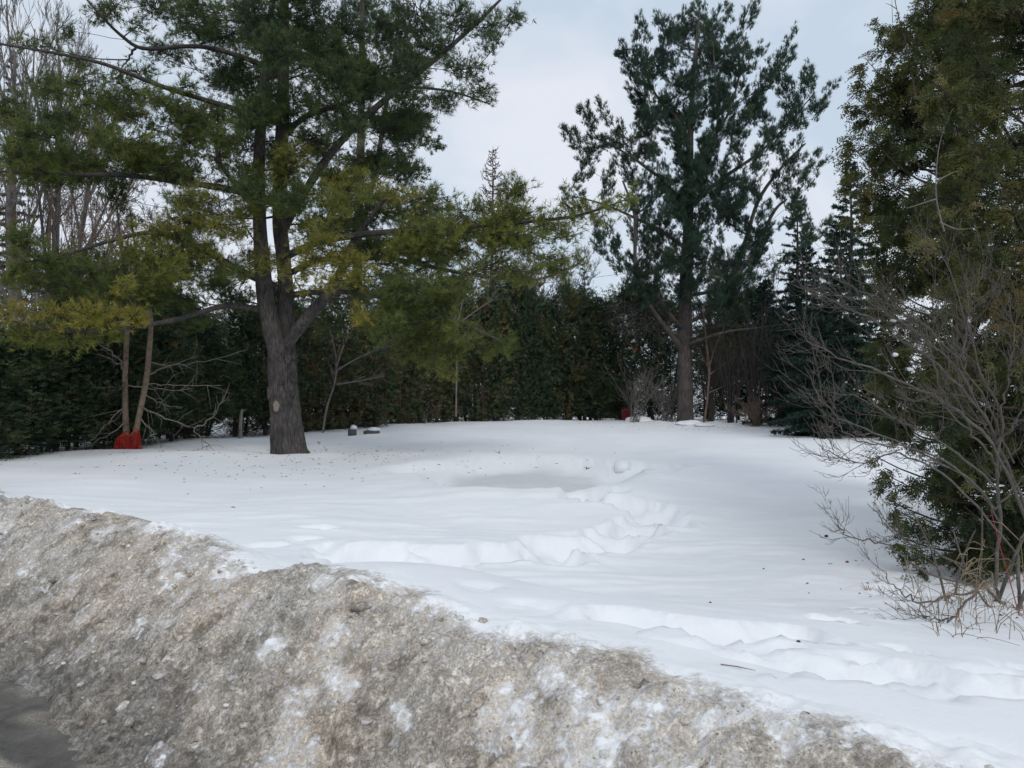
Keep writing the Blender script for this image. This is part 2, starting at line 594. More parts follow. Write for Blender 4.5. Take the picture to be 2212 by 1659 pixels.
def prints_h(x, y):
    d = np.zeros(x.shape)
    rim = np.zeros(x.shape)
    wx = x + 0.05 * perlin(x * 5, y * 5, 71) + 0.02 * perlin(x * 14, y * 14, 73)
    wy = y + 0.05 * perlin(x * 5 + 9, y * 5, 72) + 0.02 * perlin(x * 14, y * 14 + 5, 74)
    for (cx, cy, rx, ry, dep, ang, sh) in PRINTS:
        m = (np.abs(x - cx) < rx * 2 + ry * 2) & (np.abs(y - cy) < rx * 2 + ry * 2)
        if not m.any():
            continue
        dx, dy = wx[m] - cx, wy[m] - cy
        u = (dx * math.cos(ang) + dy * math.sin(ang)) / rx
        v = (-dx * math.sin(ang) + dy * math.cos(ang)) / ry
        r = np.sqrt(u * u + v * v)
        v_ = dep * np.exp(-(r ** (2 * sh)) * 0.7) if sh > 2.6 else dep * np.exp(-(r ** 4))
        d[m] = np.maximum(d[m], v_) + 0.25 * np.minimum(d[m], v_)
        rim[m] = np.maximum(rim[m], 0.16 * dep * np.exp(-((r - 1.35) / 0.25) ** 2))
    return rim * (d < 0.02) - d


def ground_z(x, y):
    x, y = np.atleast_1d(np.float64(x)), np.atleast_1d(np.float64(y))
    return float((base_h(x, y) + prints_h(x, y))[0])


def axis_coords(lo, hi, f0, f1, fine, grow, maxd):
    a = list(np.arange(f0, f1, fine))
    d, v = fine, f1
    while v < hi:
        a.append(v); d = min(d * grow, maxd); v += d
    a.append(hi)
    d, v, left = fine, f0, []
    while v > lo:
        d = min(d * grow, maxd); v -= d; left.append(v)
    return np.array(left[::-1] + a)


def grid_faces(ny, nx):
    i = np.arange(ny * nx).reshape(ny, nx)
    return np.stack([i[:-1, :-1], i[:-1, 1:], i[1:, 1:], i[1:, :-1]], -1).reshape(-1, 4)


gx = axis_coords(-500, 500, -1.9, 4.2, 0.036, 1.075, 25)
gy = axis_coords(-120, 800, 2.6, 8.6, 0.036, 1.028, 25)
X, Y = np.meshgrid(gx, gy)
S_, T_ = st(X, Y)
Z = base_h(X, Y) + prints_h(X, Y)
crest = 0.9 + 0.12 * fbm(T_ / 0.5, T_ * 0 + 1.7, 3, 5)
Z = Z - 0.16 * (1 - sstep(-0.05, 0.28, S_ - crest)) - 0.3 * (S_ < 0.2)
slush = 1 - sstep(0.72, 0.98, np.hypot((X - HOLLOW[0]) / HOLLOW[2], (Y - HOLLOW[1]) / HOLLOW[3]) + 0.12 * fbm(X / .8, Y / .8, 3, 36))
snow_field = mk("snow_field", np.stack([X, Y, Z], -1), None, grid_faces(*X.shape), M["snow"], None, {"slush": slush}, True)
tag(snow_field, "smooth white snow covering the open lot", None, None, "structure")

# ploughed bank
bs = np.arange(-0.35, 1.80, 0.0145)
bt = np.concatenate([np.arange(-26, -9, 0.06), np.arange(-9, -5, 0.022), np.arange(-5, 1.6, 0.0145)])
SS, TT_ = np.meshgrid(bs, bt)
XX = (SS + B0) * BN[0] + TT_ * BT[0]
YY = (SS + B0) * BN[1] + TT_ * BT[1]
ZZ = base_h(XX, YY)
rough = sstep(-0.25, 0.12, SS) * (1 - sstep(0.70, 1.25, SS + 0.18 * fbm(TT_ / 0.5, SS / 0.5, 3, 51)))
w1, v1 = worley(SS / 0.10 + 0.4 * perlin(SS * 6, TT_ * 6, 61), TT_ / 0.14, 62)
w2, v2 = worley(SS / 0.045, TT_ / 0.055, 63)
w3, v3 = worley(SS / 0.33 + 0.3 * perlin(SS * 3, TT_ * 3, 65), TT_ / 0.42, 64)
rid = 1 - np.abs(fbm(SS / 0.11, TT_ / 0.15, 4, 59, 0.6)) * 2.2
disp = (0.034 * fbm(SS / 0.55, TT_ / 0.7, 3, 52) + 0.026 * fbm(SS / 0.17, TT_ / 0.23, 4, 53, 0.62) + 0.016 * rid
        + 0.06 * np.clip(0.42 - w3, 0, 1) * (v3 > 0.72) + 0.06 * np.clip(0.42 - w1, 0, 1) * (v1 > 0.6)
        + 0.034 * np.clip(0.45 - w2, 0, 1) * (v2 > 0.5) + 0.014 * fbm(SS / 0.05, TT_ / 0.06, 2, 54))
ZZ = ZZ + rough * disp + 0.02 * rough
edge = 1.02 + 0.22 * fbm(TT_ / 0.6, SS * 0 + 4.1, 3, 55) + np.interp(TT_, [-8, -5, -3, 0, 3], [.16, .14, .14, .10, .06])
ZZ = ZZ - 0.022 * sstep(0.0, 0.25, SS - edge) - 0.15 * sstep(0.25, 0.75, SS - edge)
foot = -0.01 + 0.16 * fbm(TT_ / 0.8, SS / 0.9, 4, 56)
ZZ = ZZ - 0.075 * (1 - sstep(-0.16, 0.12, SS - foot))
dirt = (0.71 - 0.75 * sstep(-0.20, 0.10, SS - edge + 0.05) - 0.10 * (v3 > 0.88) - 0.20 * (v1 > 0.88) + 0.13 * fbm(SS / 0.7, TT_ / 1.0, 3, 57) + 0.10 * fbm(SS / .12, TT_ / .16, 3, 60)
        + 0.25 * (1 - sstep(0.0, 0.6, SS)))
wet = (1 - sstep(0.05, 0.55, SS + 0.22 * fbm(SS / 0.4, TT_ / 0.6, 3, 58))) * np.interp(TT_, [-6, -3.4, -2.2, -1], [1, 1, .65, .35])
bank = mk("snow_bank", np.stack([XX, YY, ZZ], -1), None, grid_faces(*SS.shape), M["bank"], None, {"dirt": dirt, "wet": wet}, True)
tag(bank, "dirty sand-strewn ploughed snow bank along the road edge", None, None, "structure")

# road
rs = np.concatenate([[-40, -20, -9, -4, -1.5], np.arange(-0.8, 0.35, 0.03)])
rt = np.concatenate([[-300, -60, -20], np.arange(-5, 0, 0.03), [3, 10, 60, 300]])
RS, RT = np.meshgrid(rs, rt)
RX = (RS + B0) * BN[0] + RT * BT[0]
RY = (RS + B0) * BN[1] + RT * BT[1]
RZ = -0.015 + 0.012 * fbm(RS / 0.5, RT / 0.8, 3, 81) + 0.004 * fbm(RS / 0.05, RT / 0.05, 2, 82) + 0.02 * sstep(-0.25, 0, RS + 0.12 * fbm(RT / .5, RS, 3, 83))
RD = 1 - sstep(-0.25, -0.19, RS + 0.05 * fbm(RT / 0.4, RS / .4, 3, 84))
RD = np.maximum(RD, 0.75 * sstep(-0.16, 0.06, RS + 0.10 * fbm(RT / 0.25, RS / .25, 4, 85)) * np.clip(0.55 + 0.9 * fbm(RT / .12, RS / .12, 3, 86), 0, 1))
road = mk("road", np.stack([RX, RY, RZ], -1), None, grid_faces(*RS.shape), M["road"], None, {"dirt": RD}, True)
tag(road, "wet asphalt road edge with sandy dry patch", None, None, "structure")
#@@OBJECTS@@

# ------------------------------------------------------------------ foliage generators
def tufts(P, A, L, K, width, tint, rng, spread=(0.25, 1.25)):
    """needle rosettes: K thin needles round each axis A at P"""
    n = len(P)
    ref = np.where(np.abs(A[:, 2:3]) > 0.9, np.array([1.0, 0, 0]), UP)
    U = norm(np.cross(A, ref))
    W = np.cross(A, U)
    th = rng.uniform(spread[0], spread[1], (n, K))
    ph = rng.uniform(0, 2 * np.pi, (n, K))
    D = (A[:, None] * np.cos(th)[..., None] + (U[:, None] * np.cos(ph)[..., None] + W[:, None] * np.sin(ph)[..., None]) * np.sin(th)[..., None])
    L = np.broadcast_to(L, (n,))[:, None] * rng.uniform(0.7, 1.15, (n, K))
    B = P[:, None] - A[:, None] * (rng.uniform(0, 0.6, (n, K)) * L)[..., None]
    side = norm(np.cross(D, rng.normal(size=(n, K, 3)))) * (width * 0.5)
    V = np.stack([B - side, B + side, B + D * L[..., None]], 2).reshape(-1, 3)
    T = np.arange(n * K * 3).reshape(-1, 3)
    tt = np.repeat(np.clip(tint, 0, 1), K) + rng.normal(0, 0.05, n * K)
    return V, T, np.repeat(np.clip(tt, 0, 1), 3)


def sprays(P, D, N, L, pairs, rng, tint, width=0.011, droop=0.25, tri=False):
    """flat scale-leaf fans (cedar): rachis with side branchlets in the plane normal to N"""
    n = len(P)
    D = norm(D)
    Sd = norm(np.cross(D, N))
    L = np.broadcast_to(L, (n,))
    Vs, tv = [], []
    V0 = P
    V1 = P + D * L[:, None] - UP * (droop * L[:, None])

    def quad(a, b, w):
        dd = norm(b - a)
        sd = np.cross(dd, N)
        sd = norm(sd) * w
        m = a * 0.45 + b * 0.55
        Vs.append(np.stack([a, m - sd, b, m + sd], 1) if not tri else np.stack([a * .75 + b * .25 - sd * .9, b, a * .75 + b * .25 + sd * .9], 1))
    quad(V0, V1, width * 0.35)
    for k in range(pairs):
        u = 0.12 + 0.8 * k / max(pairs - 1, 1)
        base = P + D * (L * u)[:, None] - UP * (droop * L * u * u)[:, None]
        for s in (-1, 1):
            ln = (L * (0.52 - 0.30 * u) * rng.uniform(0.6, 1.2, n))[:, None]
            dr = norm(D * 0.75 + Sd * s * 0.75 + rng.normal(0, 0.16, (n, 3)))
            quad(base, base + dr * ln - UP * ln * 0.15, width * 0.5)
    V = np.stack(Vs, 1).reshape(-1, 3)
    nq = len(Vs)
    c = 3 if tri else 4
    Q = np.arange(n * nq * c).reshape(-1, c)
    return V, Q, np.repeat(np.clip(tint, 0, 1), nq * c)


def trunk_mesh(name, pts, rad, n, rings, mat, parent, rough=0.04, flare=0.0, seed=0, val=0.0, furrow=14.0):
    """thick stem with furrowed bark as one skin"""
    P = spline(pts, rings)
    R = np.interp(np.linspace(0, 1, rings), np.linspace(0, 1, len(rad)), rad)
    T = norm(np.gradient(P, axis=0))
    ref = np.array([0.0, 1.0, 0.02])
    B = norm(np.cross(T, ref))
    N = np.cross(B, T)
    a = np.arange(n) * 2 * np.pi / n
    s = np.concatenate([[0], np.cumsum(np.linalg.norm(np.diff(P, axis=0), axis=1))])
    A, SS_ = np.meshgrid(a, s)
    cs, sn = np.cos(A), np.sin(A)
    f = np.abs(fbm(cs * furrow * .22 + sn * 2.1 + 7, sn * furrow * .22 + SS_ * 0.9 - cs, 4, 300 + seed))
    lump = fbm(cs * 0.9 + SS_ * .7, sn * 0.9 + SS_ * 1.1, 3, 310 + seed)
    RR = R[:, None] * (1 + rough * (f - 0.3) * 1.6 + rough * 1.0 * lump + flare * np.exp(-SS_ / 0.25) * (1 + 0.35 * np.cos(3 * A + seed) + 0.25 * np.cos(5 * A)))
    V = P[:, None] + RR[..., None] * (B[:, None] * cs[..., None] + N[:, None] * sn[..., None])
    i = np.arange(rings * n).reshape(rings, n)
    Q = np.stack([i[:-1], np.roll(i[:-1], -1, 1), np.roll(i[1:], -1, 1), i[1:]], -1).reshape(-1, 4)
    top = len(V.reshape(-1, 3))
    VV = np.vstack([V.reshape(-1, 3), P[-1]])
    T3 = np.stack([i[-1], np.roll(i[-1], -1), np.full(n, top)], -1)
    return mk(name, VV, T3, Q, mat, parent, {"tint": np.full(len(VV), val)}, True)


def grow_pine(root, trunk, trunk_r, limbs, clumps, d0, rng, nl, K, nw, dens, asc, mat, branch_mat, spread_d, shoot=0.075, up_bias=0.5, tuft_spread=(0.25, 1.25), plume=False):
    """limbs: polylines already built (for attaching).  clumps: (px, py, rx, ry, tint, depth or None)"""
    tz = trunk[:, 2]
    node_p = [trunk]
    node_r = [trunk_r]
    for lp, lr in limbs:
        node_p.append(lp)
        node_r.append(lr)
    tubes, PP, AA, LL, TT = Tubes(), [], [], [], []
    todo = []
    for c in clumps:
        px, py, rx, ry, tint = c[:5]
        d = c[5] if len(c) > 5 else d0 + float(np.clip(rng.normal(0, spread_d * 0.6), -spread_d, spread_d))
        todo.append((at(px, py, d), rx * d / F, ry * d / F, tint))
    axis_x = float(np.median(trunk[:, 0]))
    todo.sort(key=lambda q: np.hypot(q[0][0] - axis_x, q[0][1] - d0))
    for c, a, h, tint in todo:
        allp = np.concatenate(node_p)
        allr = np.concatenate(node_r)
        hd = np.hypot(c[0] - allp[:, 0], c[1] - allp[:, 1])
        want = c[2] - asc * hd
        cost = np.linalg.norm(allp - c, axis=1) + 1.6 * np.abs(allp[:, 2] - want) + 0.5 * (allp[:, 2] > c[2] + 0.2)
        k = int(np.argmin(cost))
        o, r0 = allp[k], min(allr[k] * 0.8, 0.09)
        ln = np.linalg.norm(c - o)
        r0 = max(0.008, min(r0, 0.009 + 0.011 * ln))
        dv = norm((c - o) * np.array([1, 1, 0.35]))
        end = c + dv * a * 0.45 + UP * h * 0.1
        midp = (o + end) / 2 + np.array([0, 0, (-0.10 if asc < 0.35 else -0.16) * ln]) + rng.normal(0, 0.05 * ln, 3)
        nb = max(5, int(ln / 0.25) + 3)
        br = bez(o, midp, end, nb)
        br[1:-1] += rng.normal(0, 0.012 * ln / nb ** .5, (nb - 2, 3))
        rr = np.linspace(r0, 0.005, nb)
        tubes.add(br, rr, 5)
        node_p.append(br[nb // 3:])
        node_r.append(rr[nb // 3:])
        nt_ = int(dens * 4 * a * h * rng.uniform(0.85, 1.15))
        m = max(6, nt_ // 7)
        # twigs fan out of the limb through the clump
        u = rng.uniform(0.30, 1.0, m)
        fi = u * (nb - 1)
        i0 = np.minimum(fi.astype(int), nb - 2)
        st_ = br[i0] + (br[i0 + 1] - br[i0]) * (fi - i0)[:, None]
        v = norm(rng.normal(size=(m, 3))) * rng.uniform(0.35, 1.0, (m, 1)) ** 0.5
        tg = c + v * np.array([a, a * 0.85, h])
        if plume:                                           # long upswept fingers instead of rounded pads
            dirn = norm(norm(c - o) + UP * .35)
            gg = rng.uniform(-1, 1, (m, 1))
            big_ = max(a, h)
            tg = c + dirn * gg * big_ * 1.35 + v * (min(a, h) * .80 * (1.15 - .5 * np.abs(gg))) + UP * .06
            st_ = tg - norm(dirn + v * .55) * rng.uniform(.25, .55, (m, 1)) * big_
        st_ = np.where((np.linalg.norm(tg - st_, axis=1) > 1.3 * a)[:, None], c + (tg - c) * 0.25 + rng.normal(0, 0.1 * a, (m, 3)), st_)
        mid = (st_ + tg) / 2 - UP * (0.10 * np.linalg.norm(tg - st_, axis=1))[:, None] + rng.normal(0, 0.03, (m, 3))
        for q in range(m):
            tw = bez(st_[q], mid[q], tg[q], 3)
            tubes.add(tw, np.array([0.008, 0.0055, 0.003]) * (1 + 0.02 * d0), 3)
        w = rng.uniform(0.3, 1.0, (m, 7)) ** 0.8
        w[:, 0] = 1.0
        pos = ((1 - w) ** 2)[..., None] * st_[:, None] + (2 * w * (1 - w))[..., None] * mid[:, None] + (w ** 2)[..., None] * tg[:, None]
        dr = norm(tg - st_)
        ax = norm(dr[:, None] * 0.8 + UP * up_bias + rng.normal(0, 0.42, (m, 7, 3)))
        pos = pos + rng.normal(0, shoot * 0.8, pos.shape) * (w < 1)[..., None]
        PP.append(pos.reshape(-1, 3))
        AA.append(ax.reshape(-1, 3))
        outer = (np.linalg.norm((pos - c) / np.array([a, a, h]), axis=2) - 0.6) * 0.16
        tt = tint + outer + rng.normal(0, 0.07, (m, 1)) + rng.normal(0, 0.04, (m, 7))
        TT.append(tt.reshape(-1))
    P, A, tt = np.concatenate(PP), np.concatenate(AA), np.concatenate(TT)
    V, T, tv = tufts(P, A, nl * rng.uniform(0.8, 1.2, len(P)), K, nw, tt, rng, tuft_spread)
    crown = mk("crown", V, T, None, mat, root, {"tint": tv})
    b = tubes.build("branches", branch_mat, root)
    b["kind"] = "stuff"
    return crown, len(P)


def px_line(pts, d):
    """photo points (px, py, width_px[, depth]) to a 3-D line with radii"""
    P = np.array([at(p[0], p[1], p[3] if len(p) > 3 else d) for p in pts])
    R = np.array([p[2] * (p[3] if len(p) > 3 else d) / F / 2 for p in pts])
    return P, R


def limb_part(pts, d, mat, root, n=14, rings=40, rough=0.05, seed=0):
    P, R = px_line(pts, d)
    trunk_mesh("limb", P, R, n, rings, mat, root, rough, 0, seed)
    S = spline(P, 24)
    return S, np.interp(np.linspace(0, 1, 24), np.linspace(0, 1, len(R)), R)


# ------------------------------------------------------------------ big pine on the left
D1 = 17.7
p1, r1 = px_line([(626, 985, 78), (624, 970, 72), (617, 900, 64), (611, 830, 60), (609, 770, 58), (615, 705, 42), (618, 640, 33), (612, 560, 31), (604, 480, 30),
                  (605, 380, 29), (610, 270, 27), (612, 150, 24), (614, 0, 19), (616, -170, 12), (618, -330, 5)], D1)
big = thing("pine_tree", "big old pine with forked grey trunk and pale pruning scars at left", "tree", (p1[0][0], D1, ground_z(p1[0][0], D1)))
trunk_mesh("trunk", p1, r1, 72, 260, M["bark_pine"], big, 0.055, 0.10, 1)
L1 = []
for k, pts in enumerate([
    [(607, 795, 34, 17.6), (598, 752, 42, 17.42), (583, 695, 40, 17.3), (572, 630, 36, 17.2), (566, 560, 32, 17.15), (561, 480, 29, 17.1), (559, 380, 26, 17.0), (564, 260, 22, 17.0), (574, 150, 17, 17), (588, 0, 12, 17.1), (596, -120, 6, 17.2)],
    [(618, 745, 26, 17.5), (640, 715, 27, 17.3), (675, 672, 25, 17.1), (705, 640, 23, 16.9), (735, 590, 19, 16.7), (760, 530, 15, 16.6), (800, 470, 11, 16.4), (840, 420, 7, 16.3)],
    [(604, 520, 20, 17.7), (625, 470, 19, 17.8), (655, 420, 18, 18), (700, 350, 17, 18.2), (760, 280, 15, 18.4), (850, 200, 14, 18.6), (950, 120, 11, 18.8), (1040, 40, 8, 18.9), (1100, -20, 4, 19)],
    [(600, 262, 15, 17.7), (540, 245, 13, 17.2), (440, 215, 11, 16.6), (345, 185, 10, 16), (230, 140, 8, 15.6), (120, 115, 6, 15.2), (0, 95, 5, 15)],
    [(604, 160, 13, 17.7), (540, 130, 11, 17.4), (460, 105, 10, 17), (400, 100, 9, 16.7), (310, 105, 8, 16.4), (260, 75, 7, 16.2), (215, 30, 5, 16), (180, -10, 4, 15.9)],
    [(600, 440, 17, 17.7), (500, 410, 15, 17.1), (367, 390, 12, 16.4), (260, 378, 10, 16), (150, 377, 8, 15.6), (0, 370, 6, 15.2)],
    [(595, 620, 18, 17.6), (510, 580, 16, 17), (420, 530, 14, 16.2), (333, 503, 11, 15.6), (240, 520, 8, 15), (150, 547, 7, 14.7), (40, 570, 4, 14.3)],
    [(604, 560, 18, 17.7), (700, 520, 15, 16.8), (850, 500, 13, 16), (1000, 490, 11, 15.4), (1130, 480, 8, 15), (1250, 465, 6, 14.7), (1350, 432, 3, 14.5)],
    [(606, 640, 16, 17.7), (720, 630, 10, 16.9), (860, 650, 8, 16), (980, 690, 6, 15.4), (1080, 735, 4, 15)],
    [(603, 300, 14, 17.7), (665, 250, 12, 18.2), (740, 225, 10, 18.8), (830, 190, 8, 19.4), (960, 195, 5, 19.8), (1060, 225, 3, 20)],
    [(600, 680, 14, 17.6), (500, 660, 12, 16.6), (380, 690, 10, 15.4), (260, 710, 8, 14.4), (130, 715, 6, 13.8), (10, 690, 4, 13.4)],
    [(566, 470, 12, 17.1), (530, 425, 11, 16.7), (480, 360, 9, 16.4), (462, 300, 6, 16.2)],
    [(606, 600, 14, 17.7), (700, 560, 12, 18.4), (850, 560, 10, 19), (1000, 590, 8, 19.6), (1150, 605, 6, 20), (1250, 570, 3, 20.2)],
]):
    L1.append(limb_part(pts, D1, M["bark_pine"] if k < 2 else M["branch"], big, 20 if k < 2 else 9, 70 if k < 2 else 34, 0.05, k))


def scar(root, px, py, d, w, h, yaw, face="branch"):
    """healed pruning scar: swollen collar with a pale sawn face"""
    c = at(px, py, d)
    W_, H_ = w * d / F / 2, h * d / F / 2
    nrm = np.array([math.sin(yaw), -math.cos(yaw), 0.0])
    side = np.array([math.cos(yaw), math.sin(yaw), 0.0])
    n, V, Q = 24, [], []
    prof = [(1.55, -0.05), (1.30, 0.016), (1.08, 0.030), (0.88, 0.026)]
    for f, o in prof:
        for k in range(n):
            a = 2 * math.pi * k / n
            wob = 1 + 0.07 * math.sin(3 * a + px) + 0.05 * math.sin(5 * a)
            V.append(c + side * math.cos(a) * W_ * f * wob + UP * math.sin(a) * H_ * f * wob + nrm * o)
    for r in range(len(prof) - 1):
        for k in range(n):
            Q.append([r * n + k, r * n + (k + 1) % n, (r + 1) * n + (k + 1) % n, (r + 1) * n + k])
    ob = mk("pruning_scar", V, None, Q, M["bark_pine"], root, None, True)
    V2, T2, Q2 = [], [], []
    pr = [(0.92, 0.020), (0.66, 0.012), (0.50, 0.018), (0.30, 0.006)]
    for f, o in pr:
        for k in range(n):
            a = 2 * math.pi * k / n
            V2.append(c + side * math.cos(a) * W_ * f + UP * math.sin(a) * H_ * f + nrm * o)
    for r in range(len(pr) - 1):
        for k in range(n):
            Q2.append([r * n + k, r * n + (k + 1) % n, (r + 1) * n + (k + 1) % n, (r + 1) * n + k])
    V2.append(c + nrm * 0.0)
    for k in range(n):
        T2.append([3 * n + k, 3 * n + (k + 1) % n, 4 * n])
    f = mk("sawn_face", np.array(V2), T2, Q2, M[face], root, None, True)
    f.parent = ob
    return ob


for (px, py, w, h, dd, yaw) in [(598, 877, 17, 27, .335, -.25), (605, 825, 12, 12, .315, -.05), (634, 816, 10, 12, .27, .55), (622, 775, 10, 14, .30, .3),
                                (631, 850, 6, 7, .28, .4), (629, 870, 6, 6, .29, .4), (580, 850, 12, 20, .10, -1.35), (583, 770, 9, 18, .10, -1.3), (638, 770, 8, 16, .12, 1.3)]:
    scar(big, px, py, D1 - dd - 0.01, w, h, yaw, "wood_cut" if h > 25 else "bark_pine")

C1 = """330 10 55 35 .15;420 20 70 40 .12;470 80 65 38 .12;560 40 70 50 .08;660 30 65 55 .08;500 150 65 48 .12;600 110 60 55 .08;690 110 60 55 .08;745 60 60 55 .08
560 225 55 50 .25;830 50 60 45 .08;900 35 65 45 .08;985 40 55 40 .1;1050 55 45 36 .1;1105 28 42 20 .12;1065 95 32 22 .12;1005 150 48 32 .12;940 95 48 40 .1;880 150 55 45 .1
1035 205 45 22 .15;965 205 55 30 .12;880 235 55 40 .12;800 170 55 55 .08;870 300 42 26 .12;840 340 50 34 .12;740 180 55 50 .1;700 230 50 40 .1;760 250 50 40 .12;680 300 40 30 .12
215 25 36 28 .2;255 10 36 30 .2;300 55 22 18 .2;140 62 30 18 .3;100 100 36 18 .35;170 128 40 16 .3;55 100 30 14 .3;240 165 45 20 .3;310 150 35 18 .25;300 205 50 26 .4;250 230 52 34 .1;360 230 55 40 .35
105 190 40 40 .3;150 262 50 30 .4;220 285 55 34 .45;60 290 50 30 .4;25 255 30 24 .35;410 300 45 58 .5;455 255 48 52 .45;480 335 48 44 .45;285 312 80 34 .45;335 345 80 32 .5;200 355 50 24 .45
60 375 60 30 .4;130 345 45 24 .4;265 378 70 22 .35;255 430 32 45 .25;395 375 55 26 .4;20 350 40 24 .35;520 300 45 45 .25;530 380 45 36 .3;640 240 45 50 .1
330 500 55 28 .75 15.4;400 478 70 32 .8 15.4;470 490 64 34 .8 15.6;525 478 36 36 .75 15.8;430 420 36 26 .75 15.6;350 550 75 24 .62 15.2;290 540 45 30 .62 15;450 540 50 20 .6 15.6
40 510 55 28 .4 14.6;100 555 90 32 .4 14.6;30 590 55 32 .45 14.4;180 590 75 28 .35 14.8;265 592 65 26 .35 15;340 585 55 20 .3 15.2;120 610 80 26 .3 16;230 620 70 22 .3 16.4
20 672 36 20 .88 13.4;80 672 40 24 .9 13.6;150 684 46 26 .9 13.8;230 684 52 30 .9 14.2;295 672 32 24 .9 14.4;272 620 26 24 .85 14.4;60 728 62 20 .55 13.8;150 738 62 20 .55 14;230 722 44 20 .55 14.4;10 715 36 24 .45 13.6;180 650 50 20 .5 15
640 330 52 30 .62 16.2;620 372 52 32 .52 16.4;560 375 40 28 .35;700 330 45 28 .3;645 430 56 42 .42 16.6;720 400 56 42 .45;765 395 48 36 .75 16;842 412 30 18 .88 15.8;885 422 32 18 .88 15.6;800 365 55 40 .28
870 365 60 32 .18;705 480 75 42 .35;820 455 75 42 .25;905 440 55 42 .35;950 425 45 34 .4;960 485 55 42 .3;700 540 55 32 .8 15.4;660 565 46 28 .85 15.2;742 572 46 32 .9 15.2;785 592 34 26 .85 15.2;725 602 45 22 .9 15.1;640 600 30 16 .8 15.2
800 535 65 42 .35;880 520 75 42 .25;960 540 55 42 .35;1010 470 55 38 .42 15.4;1060 505 64 36 .52 15.2;1100 468 54 32 .52;1130 522 64 32 .55 15;1180 482 45 28 .52 14.8;1180 560 55 26 .55 15;1240 455 52 22 .52 14.7;1300 450 42 18 .5 14.5;1350 432 32 14 .55 14.4
1122 425 9 20 .35 15;1050 572 75 28 .5 15.2;985 605 60 28 .38;1130 590 64 22 .52 15;1218 582 44 18 .5 15.2;1256 560 14 24 .5 15.2;870 640 75 32 .35;800 640 55 40 .35;900 690 64 34 .35;830 700 55 34 .35;950 705 55 34 .42;1010 712 46 26 .5 15.4
900 750 64 32 .42;970 762 54 28 .48;962 803 32 18 .52;1060 742 55 20 .42;1092 742 26 14 .42;730 690 52 34 .22 20;460 605 55 28 .3;500 640 52 32 .25;400 640 52 24 .25;420 690 44 16 .25;776 678 9 18 .92 15.1;560 560 40 26 .2;540 440 40 24 .4"""
clumps1 = []
for seg in C1.replace("\n", ";").split(";"):
    v = [float(q) for q in seg.split()]
    clumps1.append([v[0], v[1], v[2] * 1.06, v[3] * 1.12, v[4] - (.08 if v[4] > .7 else 0)] + v[5:])
rng = np.random.default_rng(101)
for k in range(16):                                     # boughs that come forward past the trunk
    clumps1.append([rng.uniform(470, 790), rng.uniform(-40, 480), rng.uniform(45, 65), rng.uniform(30, 42), rng.uniform(.1, .35), rng.uniform(15.2, 16.8)])
for k in range(24):                                     # boughs on the far side
    clumps1.append([rng.uniform(330, 900), rng.uniform(-60, 600), rng.uniform(50, 75), rng.uniform(30, 42), rng.uniform(.05, .25), rng.uniform(18.4, 20.2)])
for k in range(18):                                     # fuller top
    clumps1.append([rng.uniform(400, 900), rng.uniform(-30, 260), rng.uniform(45, 65), rng.uniform(26, 36), rng.uniform(.08, .3), rng.uniform(15.8, 19)])
for k in range(24):                                     # upper left boughs
    clumps1.append([rng.uniform(10, 430), rng.uniform(170, 390), rng.uniform(40, 60), rng.uniform(20, 30), rng.uniform(.2, .45), rng.uniform(15, 17.4)])
for k in range(22):                                     # olive boughs reaching right over the lot
    u = rng.uniform(0, 1)
    clumps1.append([860 + 360 * u, 560 - 90 * u + rng.normal(0, 42), rng.uniform(45, 65), rng.uniform(20, 30), rng.uniform(.4, .6), rng.uniform(14.6, 16.2)])
for k in range(16):
    clumps1.append([rng.uniform(765, 980), rng.uniform(610, 740), rng.uniform(45, 65), rng.uniform(20, 30), rng.uniform(.25, .45), rng.uniform(15, 17.5)])
for k in range(14):
    clumps1.append([rng.uniform(300, 800), rng.uniform(420, 620), rng.uniform(45, 65), rng.uniform(22, 32), rng.uniform(.35, .7), rng.uniform(14.8, 16.4)])
for k in range(22):
    clumps1.append([rng.uniform(20, 420), rng.choice([rng.uniform(320, 385), rng.uniform(560, 640)]), rng.uniform(45, 70), rng.uniform(22, 32), rng.uniform(.15, .4), rng.uniform(15.5, 17.5)])
tr1 = spline(p1, 80)
tr1r = np.interp(np.linspace(0, 1, 80), np.linspace(0, 1, len(r1)), r1)
msk = tr1[:, 2] > 2.6
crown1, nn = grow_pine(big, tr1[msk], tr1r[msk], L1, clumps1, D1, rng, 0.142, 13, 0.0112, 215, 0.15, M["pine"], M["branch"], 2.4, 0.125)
print("pine1 tufts", nn)

